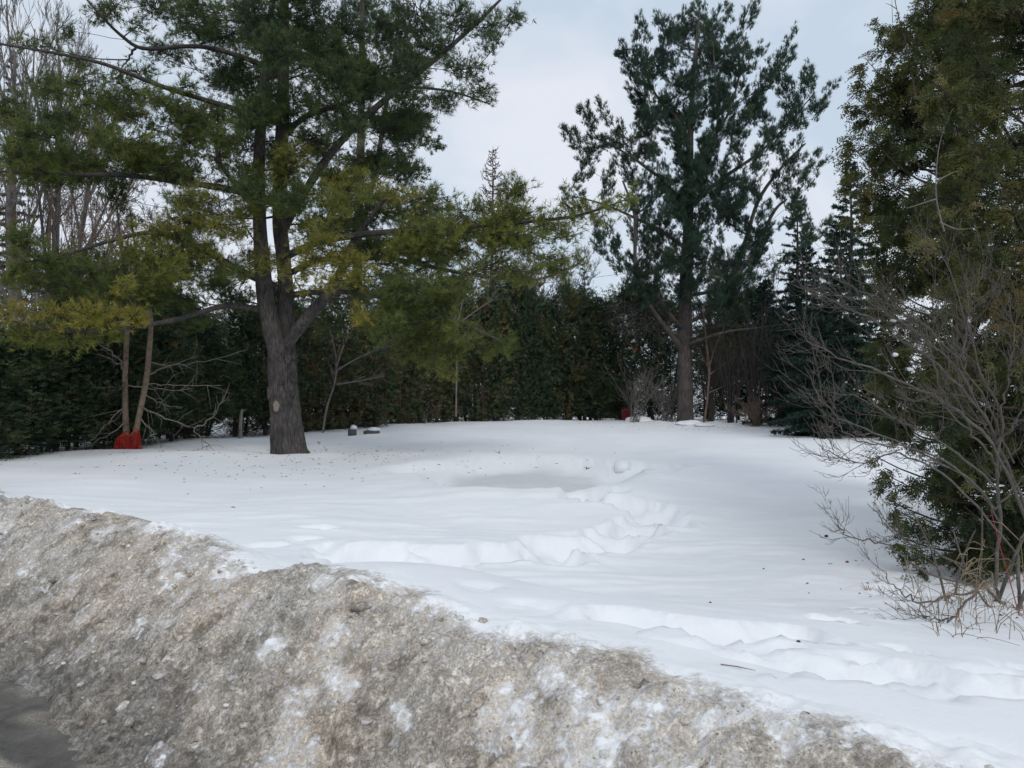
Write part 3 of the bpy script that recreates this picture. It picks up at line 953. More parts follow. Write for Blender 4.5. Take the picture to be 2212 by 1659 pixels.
# ------------------------------------------------------------------ slender pine behind it
D2 = 29.5
p2, r2 = px_line([(768, 935, 22), (769, 800, 21), (771, 620, 20), (774, 480, 19), (779, 327, 17), (781, 150, 14), (783, 0, 11), (784, -150, 6), (785, -260, 3)], D2)
slim = thing("pine_tree", "slender straight pine standing behind the big forked pine", "tree", (p2[0][0], D2, ground_z(p2[0][0], D2)))
trunk_mesh("trunk", p2, r2, 18, 90, M["bark_pine_red"], slim, 0.05, 0.1, 4)
l2 = limb_part([(774, 520, 11, 29.4), (800, 420, 11, 29.1), (818, 333, 11, 29.0), (838, 200, 9, 29.0), (856, 97, 6, 29.0), (862, 20, 3, 29.0)], D2, M["bark_pine"], slim, 8, 24, 0.04, 5)
rng = np.random.default_rng(102)
C2 = [(790, 20, 60, 40, .05), (720, 60, 50, 36, .05), (850, 90, 55, 40, .05), (760, 130, 60, 40, .05), (830, 180, 55, 36, .05), (700, 170, 50, 34, .05), (900, 260, 48, 26, .08), (720, 260, 50, 32, .05),
      (850, 270, 50, 30, .05), (930, 310, 38, 20, .1), (780, 340, 60, 36, .1), (860, 350, 55, 30, .1), (700, 370, 50, 30, .1), (905, 375, 40, 22, .1), (820, 420, 60, 34, .15), (740, 440, 50, 34, .1), (900, 470, 50, 30, .15),
      (820, 520, 60, 30, .15), (740, 620, 50, 28, .12), (850, 590, 60, 28, .2), (680, 640, 50, 30, .1)]
tr2 = spline(p2, 60)
tr2r = np.interp(np.linspace(0, 1, 60), np.linspace(0, 1, len(r2)), r2)
msk = tr2[:, 2] > 3
grow_pine(slim, tr2[msk], tr2r[msk], [l2], C2, D2, rng, 0.15, 9, 0.024, 130, 0.25, M["pine"], M["branch"], 1.8)

# ------------------------------------------------------------------ tall pine on the right
D3 = 31.0
p3, r3 = px_line([(1482, 925, 42), (1481, 912, 38), (1480, 880, 34), (1480, 800, 31), (1479, 700, 30), (1482, 600, 26), (1486, 500, 22), (1489, 400, 18), (1491, 300, 14), (1496, 200, 10), (1503, 110, 7), (1512, 20, 3)], D3)
tall = thing("pine_tree", "tall dark pine with straight trunk at the far right edge of the lot", "tree", (p3[0][0], D3, ground_z(p3[0][0], D3)))
trunk_mesh("trunk", p3, r3, 36, 170, M["bark_pine_red"], tall, 0.05, 0.10, 7)
L3 = []
for k, pts in enumerate([
    [(1483, 455, 10), (1530, 410, 9), (1580, 372, 8), (1640, 330, 6), (1700, 270, 4), (1760, 200, 2)],
    [(1484, 480, 9), (1440, 400, 8), (1400, 365, 7), (1350, 330, 5), (1290, 300, 3)],
    [(1488, 370, 8), (1540, 300, 7), (1575, 240, 5), (1600, 150, 4), (1612, 70, 2)],
    [(1478, 712, 10, 30.9), (1455, 690, 9, 30.5), (1420, 640, 8, 30), (1385, 610, 8, 29.8), (1372, 560, 8, 29.7), (1373, 480, 8, 29.7), (1364, 440, 6, 29.7), (1345, 390, 4, 29.6)],
    [(1484, 745, 8, 30.8), (1530, 728, 7, 30.2), (1580, 715, 6, 29.8), (1640, 708, 4, 29.4), (1700, 700, 2.5, 29)],
    [(1482, 722, 7, 30.9), (1525, 712, 7, 30.7), (1563, 702, 6, 30.6)],
    [(1483, 700, 9, 31.1), (1530, 670, 9, 31.6), (1580, 600, 10, 32), (1610, 520, 9, 32.2), (1640, 430, 8, 32.3), (1690, 360, 6, 32.4), (1740, 310, 3, 32.5)],
    [(1483, 640, 8, 31), (1560, 620, 8, 31), (1620, 560, 8, 31), (1670, 460, 7, 31), (1700, 430, 4, 31)],
    [(1476, 760, 13, 30.9), (1455, 730, 12, 30.4), (1425, 690, 9, 30), (1405, 660, 6, 29.6)],
    [(1489, 330, 8), (1465, 260, 7), (1420, 210, 5), (1385, 130, 3)],
    [(1488, 420, 8, 31), (1530, 350, 8, 30.4), (1550, 270, 6, 30), (1545, 170, 4, 29.8), (1540, 90, 2, 29.8)],
    [(1486, 540, 9, 31), (1430, 500, 8, 31.4), (1370, 470, 6, 31.8), (1300, 440, 4, 32), (1220, 420, 2, 32)],
]):
    L3.append(limb_part(pts, D3, M["bark_pine_red"], tall, 8, 30, 0.04, 20 + k))
sp = Tubes()
sp.add(np.array([at(1506, 598, 30.6), at(1504, 610, 30.5), at(1505, 625, 30.45), at(1506, 640, 30.4)]), [0.03, 0.05, 0.045, 0.01], 6)
so = sp.build("hanging_splinter", M["wood_cut"], tall)
C3 = """1512 40 36 30;1475 55 36 30;1550 50 34 34;1500 100 48 42;1555 100 36 40;1435 62 26 34;1440 110 36 40;1385 90 26 34;1365 140 28 36;1395 150 34 36;1452 155 42 38;1375 195 34 32
1610 55 26 34;1598 105 26 34;1590 150 26 30;1699 115 30 28;1668 155 32 32;1640 190 30 28;1748 165 20 28;1735 215 30 32;1785 207 28 20;1702 205 34 34;1635 230 34 26;1740 255 30 28
1269 258 28 26;1318 256 24 30;1242 310 26 28;1285 315 34 30;1338 318 32 24;1265 362 34 26;1310 400 34 24;1350 365 32 26;1220 418 16 14;1262 440 26 14;1240 430 18 12
1402 235 34 32;1452 210 38 36;1520 150 40 42;1540 195 34 36;1572 245 28 30;1388 270 34 28;1436 280 38 32;1475 262 34 34;1400 310 28 24;1520 240 30 32
1536 305 30 28;1588 318 34 24;1602 280 32 24;1652 270 34 26;1688 285 32 26;1650 318 34 22;1720 315 32 20;1765 338 24 10;1795 345 20 8;1720 365 30 18;1690 330 30 18;1740 400 30 28;1690 415 34 24;1640 425 34 22;1600 420 32 22
1552 370 30 26;1505 365 28 30;1455 400 34 26;1420 350 30 20;1455 440 38 26;1420 470 36 26;1500 430 26 26;1535 445 32 20;1585 480 38 20;1640 500 38 22;1690 485 34 24;1738 480 34 22;1780 494 28 12;1806 503 18 9;1740 520 34 16
1485 520 40 30;1435 525 42 30;1385 515 38 26;1320 515 34 22;1292 490 22 16;1310 545 36 24;1350 558 34 22;1410 550 40 26;1428 590 42 24;1493 545 40 28;1515 590 42 30;1560 560 42 28;1610 575 38 26;1640 545 34 24
1445 618 40 22;1493 650 34 26;1543 630 34 24;1530 672 34 16;1470 585 34 26;1400 600 34 18;1365 585 30 14;1590 620 34 20;1640 600 30 18;1690 560 30 18;1600 680 46 20;1660 690 46 18;1700 650 40 22;1560 660 30 16"""
rng = np.random.default_rng(103)
clumps3 = []
for seg in C3.replace("\n", ";").split(";"):
    v = [float(q) for q in seg.split()]
    clumps3.append((v[0], v[1], v[2] * 1.08, v[3] * 1.08, 0.3 + rng.normal(0, .1)))
for k in range(34):                                     # inner boughs before and behind the trunk
    px, py = rng.uniform(1380, 1640), rng.uniform(90, 640)
    clumps3.append((px, py, 38, 28, rng.uniform(.1, .35), rng.choice([rng.uniform(29.2, 30.4), rng.uniform(31.5, 33)])))
for k in range(16):
    clumps3.append((1490 + rng.normal(0, 16), rng.uniform(80, 640), 34, 26, .25, rng.uniform(29.6, 30.5)))
tr3 = spline(p3, 80)
tr3r = np.interp(np.linspace(0, 1, 80), np.linspace(0, 1, len(r3)), r3)
msk = tr3[:, 2] > 4
cr3, nn = grow_pine(tall, tr3[msk], tr3r[msk], L3, clumps3, D3, rng, 0.175, 11, 0.0165, 180, 0.8, M["pine_far"], M["branch"], 2.4, 0.07, 0.9, (0.2, 0.95), True)
print("pine3 tufts", nn)
# tangle of dead twigs low on the tall pine
tb = Tubes()
for k in range(150):
    a = at(rng.uniform(1330, 1470), rng.uniform(640, 720), rng.uniform(29.5, 31))
    b = a + np.array([rng.normal(-.2, .6), rng.normal(0, .4), rng.normal(-.35, .35)])
    tb.add(bez(a, (a + b) / 2 + rng.normal(0, .1, 3), b, 4), [0.014, 0.01, 0.008, 0.005], 3)
o = tb.build("dead_twigs", M["twig_dark"], tall)
o["kind"] = "stuff"

# ------------------------------------------------------------------ cedars of the hedge
def cedar_proto(seed, hgt, rad, ns, bare, label, group, loose=.14, light=0.0):
    rg = np.random.default_rng(seed)
    root = thing("cedar_tree", label, "tree", (0, 0, 0), group)
    tb_ = Tubes()
    nst = rg.integers(2, 4)
    for k in range(nst):
        b = np.array([rg.normal(0, .10), rg.normal(0, .10), -0.3])
        e = np.array([rg.normal(0, .25), rg.normal(0, .25), hgt * rg.uniform(.8, 1)])
        tb_.add(bez(b, (b + e) / 2 + np.array([rg.normal(0, .25), rg.normal(0, .25), 0]), e, 9), np.linspace(rg.uniform(.04, .075), .008, 9), 6)
    tb_.build("trunk", M["bark_cedar"], root)
    tw = Tubes()
    nb = 130
    P, D = [], []
    for k in range(nb):
        z = hgt * (bare + (1 - bare) * rg.uniform(0, 1) ** 0.9)
        u = z / hgt
        prof = rad * (0.55 + 0.45 * np.clip((u - bare * .6) / .25, 0, 1)) * (1 - np.clip((u - .55) / .45, 0, 1) ** 1.6 * .82)
        a = rg.uniform(0, 2 * np.pi)
        rr = prof * rg.uniform(.7, 1.12)
        s = np.array([rg.normal(0, .1), rg.normal(0, .1), z - .25 * rr])
        e = np.array([math.cos(a) * rr, math.sin(a) * rr, z + .25 * rr])
        br = bez(s, (s + e) / 2 - np.array([0, 0, .12]), e, 5)
        tw.add(br, np.linspace(.014, .005, 5), 3)
        m = ns // nb
        t = rg.uniform(.25, 1.05, m)
        q = (1 - t)[:, None] * s + t[:, None] * e + rg.normal(0, loose, (m, 3)) * np.array([1, 1, 1.15])
        P.append(q)
        D.append(np.tile(norm(e - s), (m, 1)) * .8 + rg.normal(0, .45, (m, 3)) + np.array([0, 0, .1]))
    # dead lower twigs
    for k in range(60):
        z = rg.uniform(.1, hgt * bare + .5)
        a = rg.uniform(0, 6.28)
        s = np.array([rg.normal(0, .12), rg.normal(0, .12), z])
        e = s + np.array([math.cos(a), math.sin(a), rg.normal(-.1, .3)]) * rg.uniform(.3, .8)
        tw.add(bez(s, (s + e) / 2 + rg.normal(0, .06, 3), e, 4), [.009, .007, .005, .003], 3)
    P, D = np.concatenate(P), np.concatenate(D)
    N = norm(np.cross(norm(D), rg.normal(size=P.shape)))
    tint = .45 + light + .6 * fbm(P[:, 0] * 2.2 + seed, P[:, 2] * 1.3 + P[:, 1] * 2, 2, seed) + rg.normal(0, .12, len(P)) + (rg.uniform(size=len(P)) < .03) * .5
    V, Q, tv = sprays(P, D, N, rg.uniform(.11, .20, len(P)), 3, rg, tint, 0.034, .25, True)
    mk("crown", V, Q, None, M["hedge"], root, {"tint": tv})
    o_ = tw.build("branches", M["twig_dark"], root)
    o_["kind"] = "stuff"
    return root


protos = {}
HEDGE = np.array([(-13.2, 13.2), (-10.9, 15.6), (-9.9, 18.6), (-8.8, 23.4), (-6.0, 27.4), (-3.0, 32.0), (1.0, 34.2), (4.2, 34.8)])
rh = np.random.default_rng(55)
seg = np.concatenate([[0], np.cumsum(np.hypot(*np.diff(HEDGE, axis=0).T))])
LAB = [("bushy dark cedar of the hedge left of the young twin-stemmed pine", "cedars at the left end of the hedge"),
       ("dark cedar of the hedge between the young twin-stemmed pine and the big pine", "cedars behind the left pines"),
       ("dark cedar of the hedge just right of the big forked trunk", "cedars in the middle of the hedge"),
       ("taller dark cedar of the far hedge in the centre of the photo", "cedars at the far end of the hedge")]
prot_list = [cedar_proto(200 + k, 3.6, .95, 5200, b_, LAB[0][0], LAB[0][1]) for k, b_ in enumerate((.03, .09, .18))]
prot_list.append(cedar_proto(209, 3.6, 1.15, 3900, .02, LAB[3][0], LAB[3][1], .10, .28))
used = [False] * 4
s_pos, row = 0.0, 0
spots = []
for row, (gap, off) in enumerate(((0.82, 0.0), (1.25, 1.2))):
    s_pos = rh.uniform(0, .4)
    while s_pos < seg[-1]:
        x = np.interp(s_pos, seg, HEDGE[:, 0])
        y = np.interp(s_pos, seg, HEDGE[:, 1])
        j = min(np.searchsorted(seg, s_pos, side='right') - 1, len(HEDGE) - 2)
        t = norm(HEDGE[j + 1] - HEDGE[j])
        nr = np.array([-t[1], t[0]])
        spots.append((x + nr[0] * (off + rh.normal(0, .15)), y + nr[1] * (off + rh.normal(0, .15)), s_pos / seg[-1], row))
        s_pos += gap * rh.uniform(.8, 1.25)
for (x, y, u, row) in spots:
    sec = 0 if u < .17 else 1 if u < .36 else 2 if u < .62 else 3
    k = (0 if sec == 0 and row == 0 else int(rh.choice([1, 2, 3] if sec == 2 else [1, 2])) if sec in (1, 2) else int(rh.choice([0, 1, 3, 3])))
    sz = np.interp(u, [0, .2, .4, .6, .8, 1], [.95, .92, 1.05, 1.25, 1.5, 1.5]) * rh.uniform(.66, 1.26)
    sxy = np.interp(u, [0, .5, 1], [1.0, 1.0, 1.3]) * rh.uniform(.9, 1.1)
    z = ground_z(x, y)
    if not used[k]:
        used[k] = True
        r = prot_list[k]
        r.location, r.rotation_euler, r.scale = (x, y, z), (0, 0, rh.uniform(0, 6.28)), (sxy, sxy, sz)
        r["label"], r["group"] = LAB[sec]
    else:
        copy_tree(prot_list[k], (x, y, z), rh.uniform(0, 6.28), (sxy, sxy, sz), LAB[sec][0], LAB[sec][1])
print("hedge", len(spots))

# ------------------------------------------------------------------ spruces
def spruce(seed, hgt, rad, nbr, label, loc, tint0, dense=1.0, base=0.05, group=None, needle=.045, mat=None):
    rg = np.random.default_rng(seed)
    root = thing("spruce_tree", label, "tree", loc, group)
    x0, y0, z0 = loc
    O = np.array(loc)
    tb_ = Tubes()
    tb_.add(np.array([O + [0, 0, -.3], O + [0, 0, hgt * .4], O + [.02, 0, hgt * .75], O + [0, .02, hgt]]), [hgt * .012, hgt * .009, hgt * .005, .006], 7)
    tb_.build("trunk", M["bark_cedar"], root)
    tw, PP, AA = Tubes(), [], []
    for k in range(nbr):
        u = base + (1 - base) * (k + rg.uniform(0, 1)) / nbr
        L = rad * (1 - u) ** 0.85 * rg.uniform(.7, 1.12) + .12
        a = k * 2.39996 + rg.normal(0, .3)
        dv = np.array([math.cos(a), math.sin(a), 0])
        s = O + UP * (hgt * u)
        e = s + dv * L + UP * L * (np.interp(u, [0, .5, .9, 1], [-.30, -.12, .35, .9]))
        m_ = (s + e) / 2 - UP * L * .10
        br = bez(s, m_, e, 6)
        tw.add(br, np.linspace(.012 + .006 * L, .005, 6), 3)
        side = np.cross(dv, UP)
        nsd = max(3, int(L / .10 * dense))
        for q in range(nsd):
            t = rg.uniform(.15, 1.0)
            p = (1 - t) ** 2 * s + 2 * t * (1 - t) * m_ + t * t * e
            sl = L * (1.05 - t) * .38 * rg.uniform(.5, 1.2) + .06
            d = norm(side * rg.choice([-1, 1]) * 1.0 + dv * .7 - UP * .25 + rg.normal(0, .2, 3))
            tw.add(np.stack([p, p + d * sl * .5, p + d * sl - UP * .06 * sl]), [.006, .005, .004], 3)
            n_ = max(3, int(sl / .035))
            w = rg.uniform(0.05, 1, n_)
            PP.append(p + d * (sl * w)[:, None])
            AA.append(np.tile(d, (n_, 1)))
        n_ = max(4, int(L / .05))
        w = rg.uniform(.2, 1, n_)
        PP.append(((1 - w) ** 2)[:, None] * s + (2 * w * (1 - w))[:, None] * m_ + (w * w)[:, None] * e)
        AA.append(np.tile(norm(e - s), (n_, 1)))
    P, A = np.concatenate(PP), np.concatenate(AA)
    V, T, tv = tufts(P, A, needle, 6, needle * .36, tint0 + rg.normal(0, .15, len(P)), rg, (.5, 1.4))
    mk("crown", V, T, None, mat or M["spruce"], root, {"tint": tv})
    o_ = tw.build("branches", M["twig_dark"], root)
    o_["kind"] = "stuff"
    return root


def on_ground(px, d):
    x = (px - CX) / F * d
    return (x, d, ground_z(x, d))


spruce(301, 6.2, 2.4, 120, "dense dark spruce beside the near cedar, reaching down to the snow", on_ground(1815, 22.5), .25, .8, .02, None, .12)
spruce(302, 8.9, 2.3, 130, "dark spruce with needle-pointed tip rising behind the bare shrub", on_ground(1838, 25.5), .3, .7, .03, None, .12)
spruce(303, 11.2, 2.1, 100, "thin brownish spruce with gappy crown right of the tall pine", on_ground(1722, 37), .7, .7, .1, None, .12)
spruce(304, 9.0, 1.3, 60, "small far spruce with sparse tip left of the tall pine", on_ground(1262, 46), .55, .6, .1, None, .12)
spruce(305, 20, 2.6, 80, "narrow dark spruce among the bare trees at upper left", on_ground(28, 42), .6, .6, .2, None, .16)
spruce(306, 5.6, 2.2, 90, "low dark spruce with bare lower stem right of the tall pine", on_ground(1655, 31), .3, .8, .36, None, .13)
spruce(307, 6.4, 2.4, 100, "broad dark spruce between the low spruce and the dense one", on_ground(1742, 27.5), .2, .9, .10, None, .13)

# ------------------------------------------------------------------ bare trees
def bare_tree(name, label, loc, hgt, seed, mat, levels=4, spread=.55, kids=5, r0=.10, twist=.12, lean=(0, 0), up=.35, group=None, first=.25, shrink=.62, rmin=.0035):
    rg = np.random.default_rng(seed)
    O = np.array(loc)
    root = thing(name, label, "tree" if "tree" in name or "larch" in name else "shrub", loc, group)
    tk, tw = Tubes(), Tubes()

    def grow(p, d, L, r, lv):
        n = 6 if lv == 0 else 4 if lv < levels - 1 else 3
        pts = [p]
        dd = d
        for i in range(n - 1):
            dd = norm(dd + rg.normal(0, twist, 3) + UP * up * .12)
            pts.append(pts[-1] + dd * L / (n - 1))
        pts = np.array(pts)
        rr = np.linspace(r, r * (.35 if lv else .3), n)
        (tk if lv == 0 else tw).add(pts, np.maximum(rr, rmin), 7 if lv == 0 else 4 if lv == 1 else 3)
        if lv >= levels - 1:
            return
        nk = kids + (4 if lv == 0 else 0)
        for k in range(nk):
            u = rg.uniform(first if lv == 0 else .25, 1.0)
            f = u * (n - 1)
            i = min(int(f), n - 2)
            q = pts[i] + (pts[i + 1] - pts[i]) * (f - i)
            t = norm(pts[i + 1] - pts[i])
            sd = norm(np.cross(t, rg.normal(size=3)))
            nd = norm(t * (1 - spread * .6) + sd * spread + UP * up)
            grow(q, nd, L * shrink * rg.uniform(.55, 1.05) * (1.1 - .45 * u), r * (1 - .6 * u) * .6, lv + 1)
    grow(O - UP * .2, norm(np.array([lean[0], lean[1], 1.0])), hgt * .8, r0, 0)
    tk.build("trunk", mat, root)
    o_ = tw.build("branches", mat, root)
    o_["kind"] = "stuff"
    return root


bt_l = ["tall bare tree with grey trunk at the far left edge", "tall bare grey tree second from the left edge, behind the pine limbs", "bare grey tree with fine upswept twigs left of the upper pine limb",
        "bare tree whose crown shows in the sky gap beside the pine"]
pr_ = None
for k, (px, d, h) in enumerate([(12, 27, 1.06), (45, 28, 1.0), (95, 31, 1.02), (165, 33, .95)]):
    if k < 2:
        pr_ = bare_tree("bare_tree", bt_l[k], on_ground(px, d), 18 * h, 400 + k, M["twig_grey"], 5, .42, 6, .16, .07, (rh.normal(0, .03), 0), .45, None, .2, .55, .006)
    else:
        copy_tree(pr_, on_ground(px, d), 1.7 * k, (h, h, h), bt_l[k])
bl = ["brownish bare thicket tree at the left edge behind the hedge", "brownish bare thicket tree second from left behind the hedge", "brownish bare thicket tree behind the yellow pine boughs", "brownish bare thicket tree close left of the forked trunk",
      "rusty bare thicket tree standing deeper behind the left hedge"]
for k, (px, d, h) in enumerate([(60, 23, 7.4), (170, 24, 7.2), (270, 25, 7.6), (380, 26, 7.4), (220, 28, 8.2)]):
    if k in (0, 2):
        pr_ = bare_tree("bare_tree", bl[k], on_ground(px, d), h, 420 + k, M["twig_grey"] if k < 2 else M["twig_brown"], 5, .75, 6, .07, .16, (0, 0), .25, None, .15, .62, .006)
    else:
        copy_tree(pr_, on_ground(px, d), 2.1 * k, (h / 7.4,) * 3, bl[k])
for k, (px, d, h, lb) in enumerate([(25, 29, 1.75, "broad bare tree of fine grey twigs filling the left edge behind the pine"), (125, 30, 1.7, "broad bare tree of fine twigs between the tall bare trunks at left"),
                                    (320, 31, 1.35, "bare twiggy tree showing under the pine limbs at left")]):
    copy_tree(pr_, on_ground(px, d), 1.1 + 2.3 * k, (h, h, h), lb)
bm = ["brown twiggy tree above the far hedge, leftmost of three", "brown twiggy tree above the far hedge, middle of three", "pale twiggy bare tree beside the small far spruce", "reddish bare tree behind the dark hedge right of the tall pine"]
for k, (px, d, h, mt) in enumerate([(1040, 37, 8.6, "twig_brown"), (1115, 38, 8.4, "twig_brown"), (1620, 38, 8.8, "twig_brown"), (1195, 42, 10.2, "twig_grey")]):
    if k in (0, 3):
        pr_ = bare_tree("bare_tree", bm[(0, 1, 3, 2)[k]], on_ground(px, d), h, 440 + k, M[mt], 5, .6, 6, .08, .13, (0, 0), .4, None, .15, .6, .009)
    else:
        copy_tree(pr_, on_ground(px, d), 2.1 * k, (h / 7.6,) * 3, bm[(0, 1, 3, 2)[k]])

# larch
M["twig_larch"] = plain_mat("larch_twig", (0.10, 0.055, 0.042), 0.8, 0.3, 6)


def larch():
    rg = np.random.default_rng(460)
    x, y, z = on_ground(1060, 40)
    root = thing("larch_tree", "leafless brown larch with a pointed top against the sky", "tree", (x, y, z))
    O = np.array([x, y, z])
    H = 14.2
    tk, tw = Tubes(), Tubes()
    tk.add(np.array([O - UP * .3, O + UP * H * .4, O + UP * H * .75 + [.1, 0, 0], O + UP * H + [.12, 0, 0]]), [.13, .10, .055, .008], 7)
    tk.build("trunk", M["twig_brown"], root)
    for k in range(130):
        u = .35 + .64 * k / 130 * 1.0
        a = k * 2.4 + rg.normal(0, .4)
        L = (1 - u) * 4.4 * rg.uniform(.5, 1.15) + .14
        if k in (38, 44):
            L *= 1.5
        dv = np.array([math.cos(a), math.sin(a), 0])
        s = O + UP * H * u + [.1, 0, 0]
        e = s + dv * L * .85 + UP * L * .55
        br = bez(s, s + dv * L * .6 - UP * L * .05, e, 6)
        tw.add(br, np.linspace(.032, .012, 6), 3)
        for q in range(max(4, int(L / .10))):
            t = rg.integers(1, 6)
            p = br[t] + rg.normal(0, .02, 3)
            d = norm(rg.normal(size=3) + dv * .3 - UP * .6)
            l = rg.uniform(.1, .32)
            tw.add(np.stack([p, p + d * l * .6, p + d * l + UP * .04]), [.018, .015, .010], 3)
    o_ = tw.build("branches", M["twig_larch"], root)
    o_["kind"] = "stuff"


larch()

# ------------------------------------------------------------------ near cedars on the right
def near_cedar(label, px0, d0, hgt, clumps, seed, L=.16, dens=560, pairs=7, tint_add=0.0):
    rg = np.random.default_rng(seed)
    x, y, z = on_ground(px0, d0)
    root = thing("cedar_tree", label, "tree", (x, y, z))
    O = np.array([x, y, z])
    tz = np.linspace(-.2, hgt, 14)
    tr = np.stack([x + .10 * np.sin(tz * .9), y + .08 * np.cos(tz * .7), z + tz], -1)
    trunk_mesh("trunk", tr, np.linspace(.13, .02, 14), 16, 70, M["bark_cedar"], root, .06, .1, seed)
    tw, PP, DD, NN, TT = Tubes(), [], [], [], []
    for c in clumps:
        px, py, rx, ry, tint = c[:5]
        d = c[5] if len(c) > 5 else d0 + rg.uniform(-.9, .5)
        cc = at(px, py, d)
        a, h = rx * d / F, ry * d / F
        hd = np.hypot(cc[0] - x, cc[1] - y)
        oz = np.clip(cc[2] - .1 * hd, z + .2, z + hgt * .97)
        o = np.array([np.interp(oz - z, tz, tr[:, 0]), np.interp(oz - z, tz, tr[:, 1]), oz])
        dv = norm((cc - o) * np.array([1, 1, .4]) + np.array([0, -.05, 0]))
        end = cc + dv * a * .6
        ln = np.linalg.norm(end - o)
        br = bez(o, (o + end) / 2 - UP * .16 * ln, end + UP * .06 * ln, 8)
        tw.add(br, np.linspace(.010 + .006 * ln, .004, 8), 4)
        ntot = max(10, int(dens * 4 * a * h))
        m = max(4, ntot // 9)
        u = rg.uniform(.35, 1, m)
        i = np.minimum((u * 7).astype(int), 6)
        s = br[i]
        v = norm(rg.normal(size=(m, 3))) * rg.uniform(.3, 1, (m, 1)) ** .5
        tg = cc + v * np.array([a, a * .7, h])
        far = np.linalg.norm(tg - s, axis=1) > 1.2 * a
        s = np.where(far[:, None], cc + (tg - cc) * .3, s)
        mid = (s + tg) / 2 + UP * .05 * np.linalg.norm(tg - s, axis=1)[:, None]
        for q in range(m):
            tw.add(bez(s[q], mid[q], tg[q], 4), [.006, .005, .004, .0025], 3)
        w = rg.uniform(.25, 1, (m, 9))
        w[:, 0] = 1
        pos = ((1 - w) ** 2)[..., None] * s[:, None] + (2 * w * (1 - w))[..., None] * mid[:, None] + (w * w)[..., None] * tg[:, None]
        dr = norm(tg - s)
        lat = norm(rg.normal(size=(m, 9, 3)) * np.array([1, 1, .45]))
        D = norm(dr[:, None] * .75 + lat * .6 - UP * .28 + dv * .25)
        # all fans of one twig share a plane, hung slightly on edge
        pn = norm(rg.normal(size=(m, 1, 3)) * .7 + UP * .7)
        N = norm(pn - D * np.sum(pn * D, -1, keepdims=True) + rg.normal(0, .15, D.shape))
        PP.append((pos + rg.normal(0, .02, pos.shape)).reshape(-1, 3))
        DD.append(D.reshape(-1, 3))
        NN.append(N.reshape(-1, 3))
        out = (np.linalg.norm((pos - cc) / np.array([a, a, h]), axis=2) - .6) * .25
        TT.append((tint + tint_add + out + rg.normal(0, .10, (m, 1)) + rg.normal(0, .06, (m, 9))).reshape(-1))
    P, D, N, T_t = np.concatenate(PP), np.concatenate(DD), np.concatenate(NN), np.concatenate(TT)
    far_ = True
    V, Q, tv = sprays(P, D, N, L * rg.uniform(.6, 1.25, len(P)), pairs, rg, T_t, .024 if d0 > 8 else .017, .22, far_)
    mk("crown", V, Q if far_ else None, None if far_ else Q, M["cedar"], root, {"tint": tv})
    o_ = tw.build("branches", M["bark_cedar"], root)
    o_["kind"] = "stuff"
    print("cedar sprays", len(P))
    return root


rc = np.random.default_rng(501)
A_cl, B_cl = [], []
# farther cedar: its left outline against the sky, then the body
for (px, py, rx, ry, ti) in [(1905, 60, 26, 26, .5), (1915, 110, 36, 24, .5), (1880, 150, 32, 20, .55), (1875, 195, 40, 24, .55), (1858, 225, 36, 22, .55), (1890, 255, 42, 30, .5), (1868, 295, 36, 26, .5),
                             (1900, 320, 42, 30, .45), (1850, 345, 30, 24, .45), (1880, 375, 40, 26, .5), (1850, 405, 28, 24, .6), (1870, 440, 34, 24, .6), (1855, 475, 26, 16, .65), (1900, 470, 30, 20, .5),
                             (1960, 90, 44, 40, .45), (1950, 170, 46, 44, .45), (1955, 260, 48, 44, .4), (1950, 340, 48, 44, .35), (1940, 420, 44, 40, .4), (1935, 500, 44, 36, .45), (1915, 560, 36, 32, .5),
                             (1920, 620, 38, 34, .5), (1915, 680, 36, 32, .5), (1925, 740, 38, 34, .45), (1915, 800, 34, 32, .55), (1930, 860, 38, 32, .45), (1935, 920, 36, 28, .4), (1960, 600, 44, 44, .4),
                             (1970, 700, 46, 44, .35), (1975, 800, 46, 44, .35), (1985, 880, 46, 38, .3), (2000, 20, 40, 30, .45), (1990, 440, 46, 46, .3), (1990, 530, 46, 46, .3), (2010, 960, 40, 26, .3)]:
    A_cl.append((px, py, rx, ry, ti, 9.6 + rc.uniform(-.8, .5)))
for k in range(26):
    A_cl.append((rc.uniform(1960, 2120), rc.uniform(-60, 900), 50, 44, rc.uniform(.15, .4), 10.4 + rc.uniform(-.6, .6)))
for k in range(64):
    py = rc.uniform(-60, 930)
    lo = np.interp(py, [0, 200, 500, 900], [1960, 1890, 1900, 1910])
    A_cl.append((rc.uniform(lo, 2100), py, 46, 34, np.clip(rc.normal(.4, .15), .1, .9), 9.7 + rc.uniform(-.7, .7)))
near_cedar("tall olive-brown cedar whose ragged left side stands against the sky", 2060, 10.3, 7.8, A_cl, 502, .15, 640, 4)
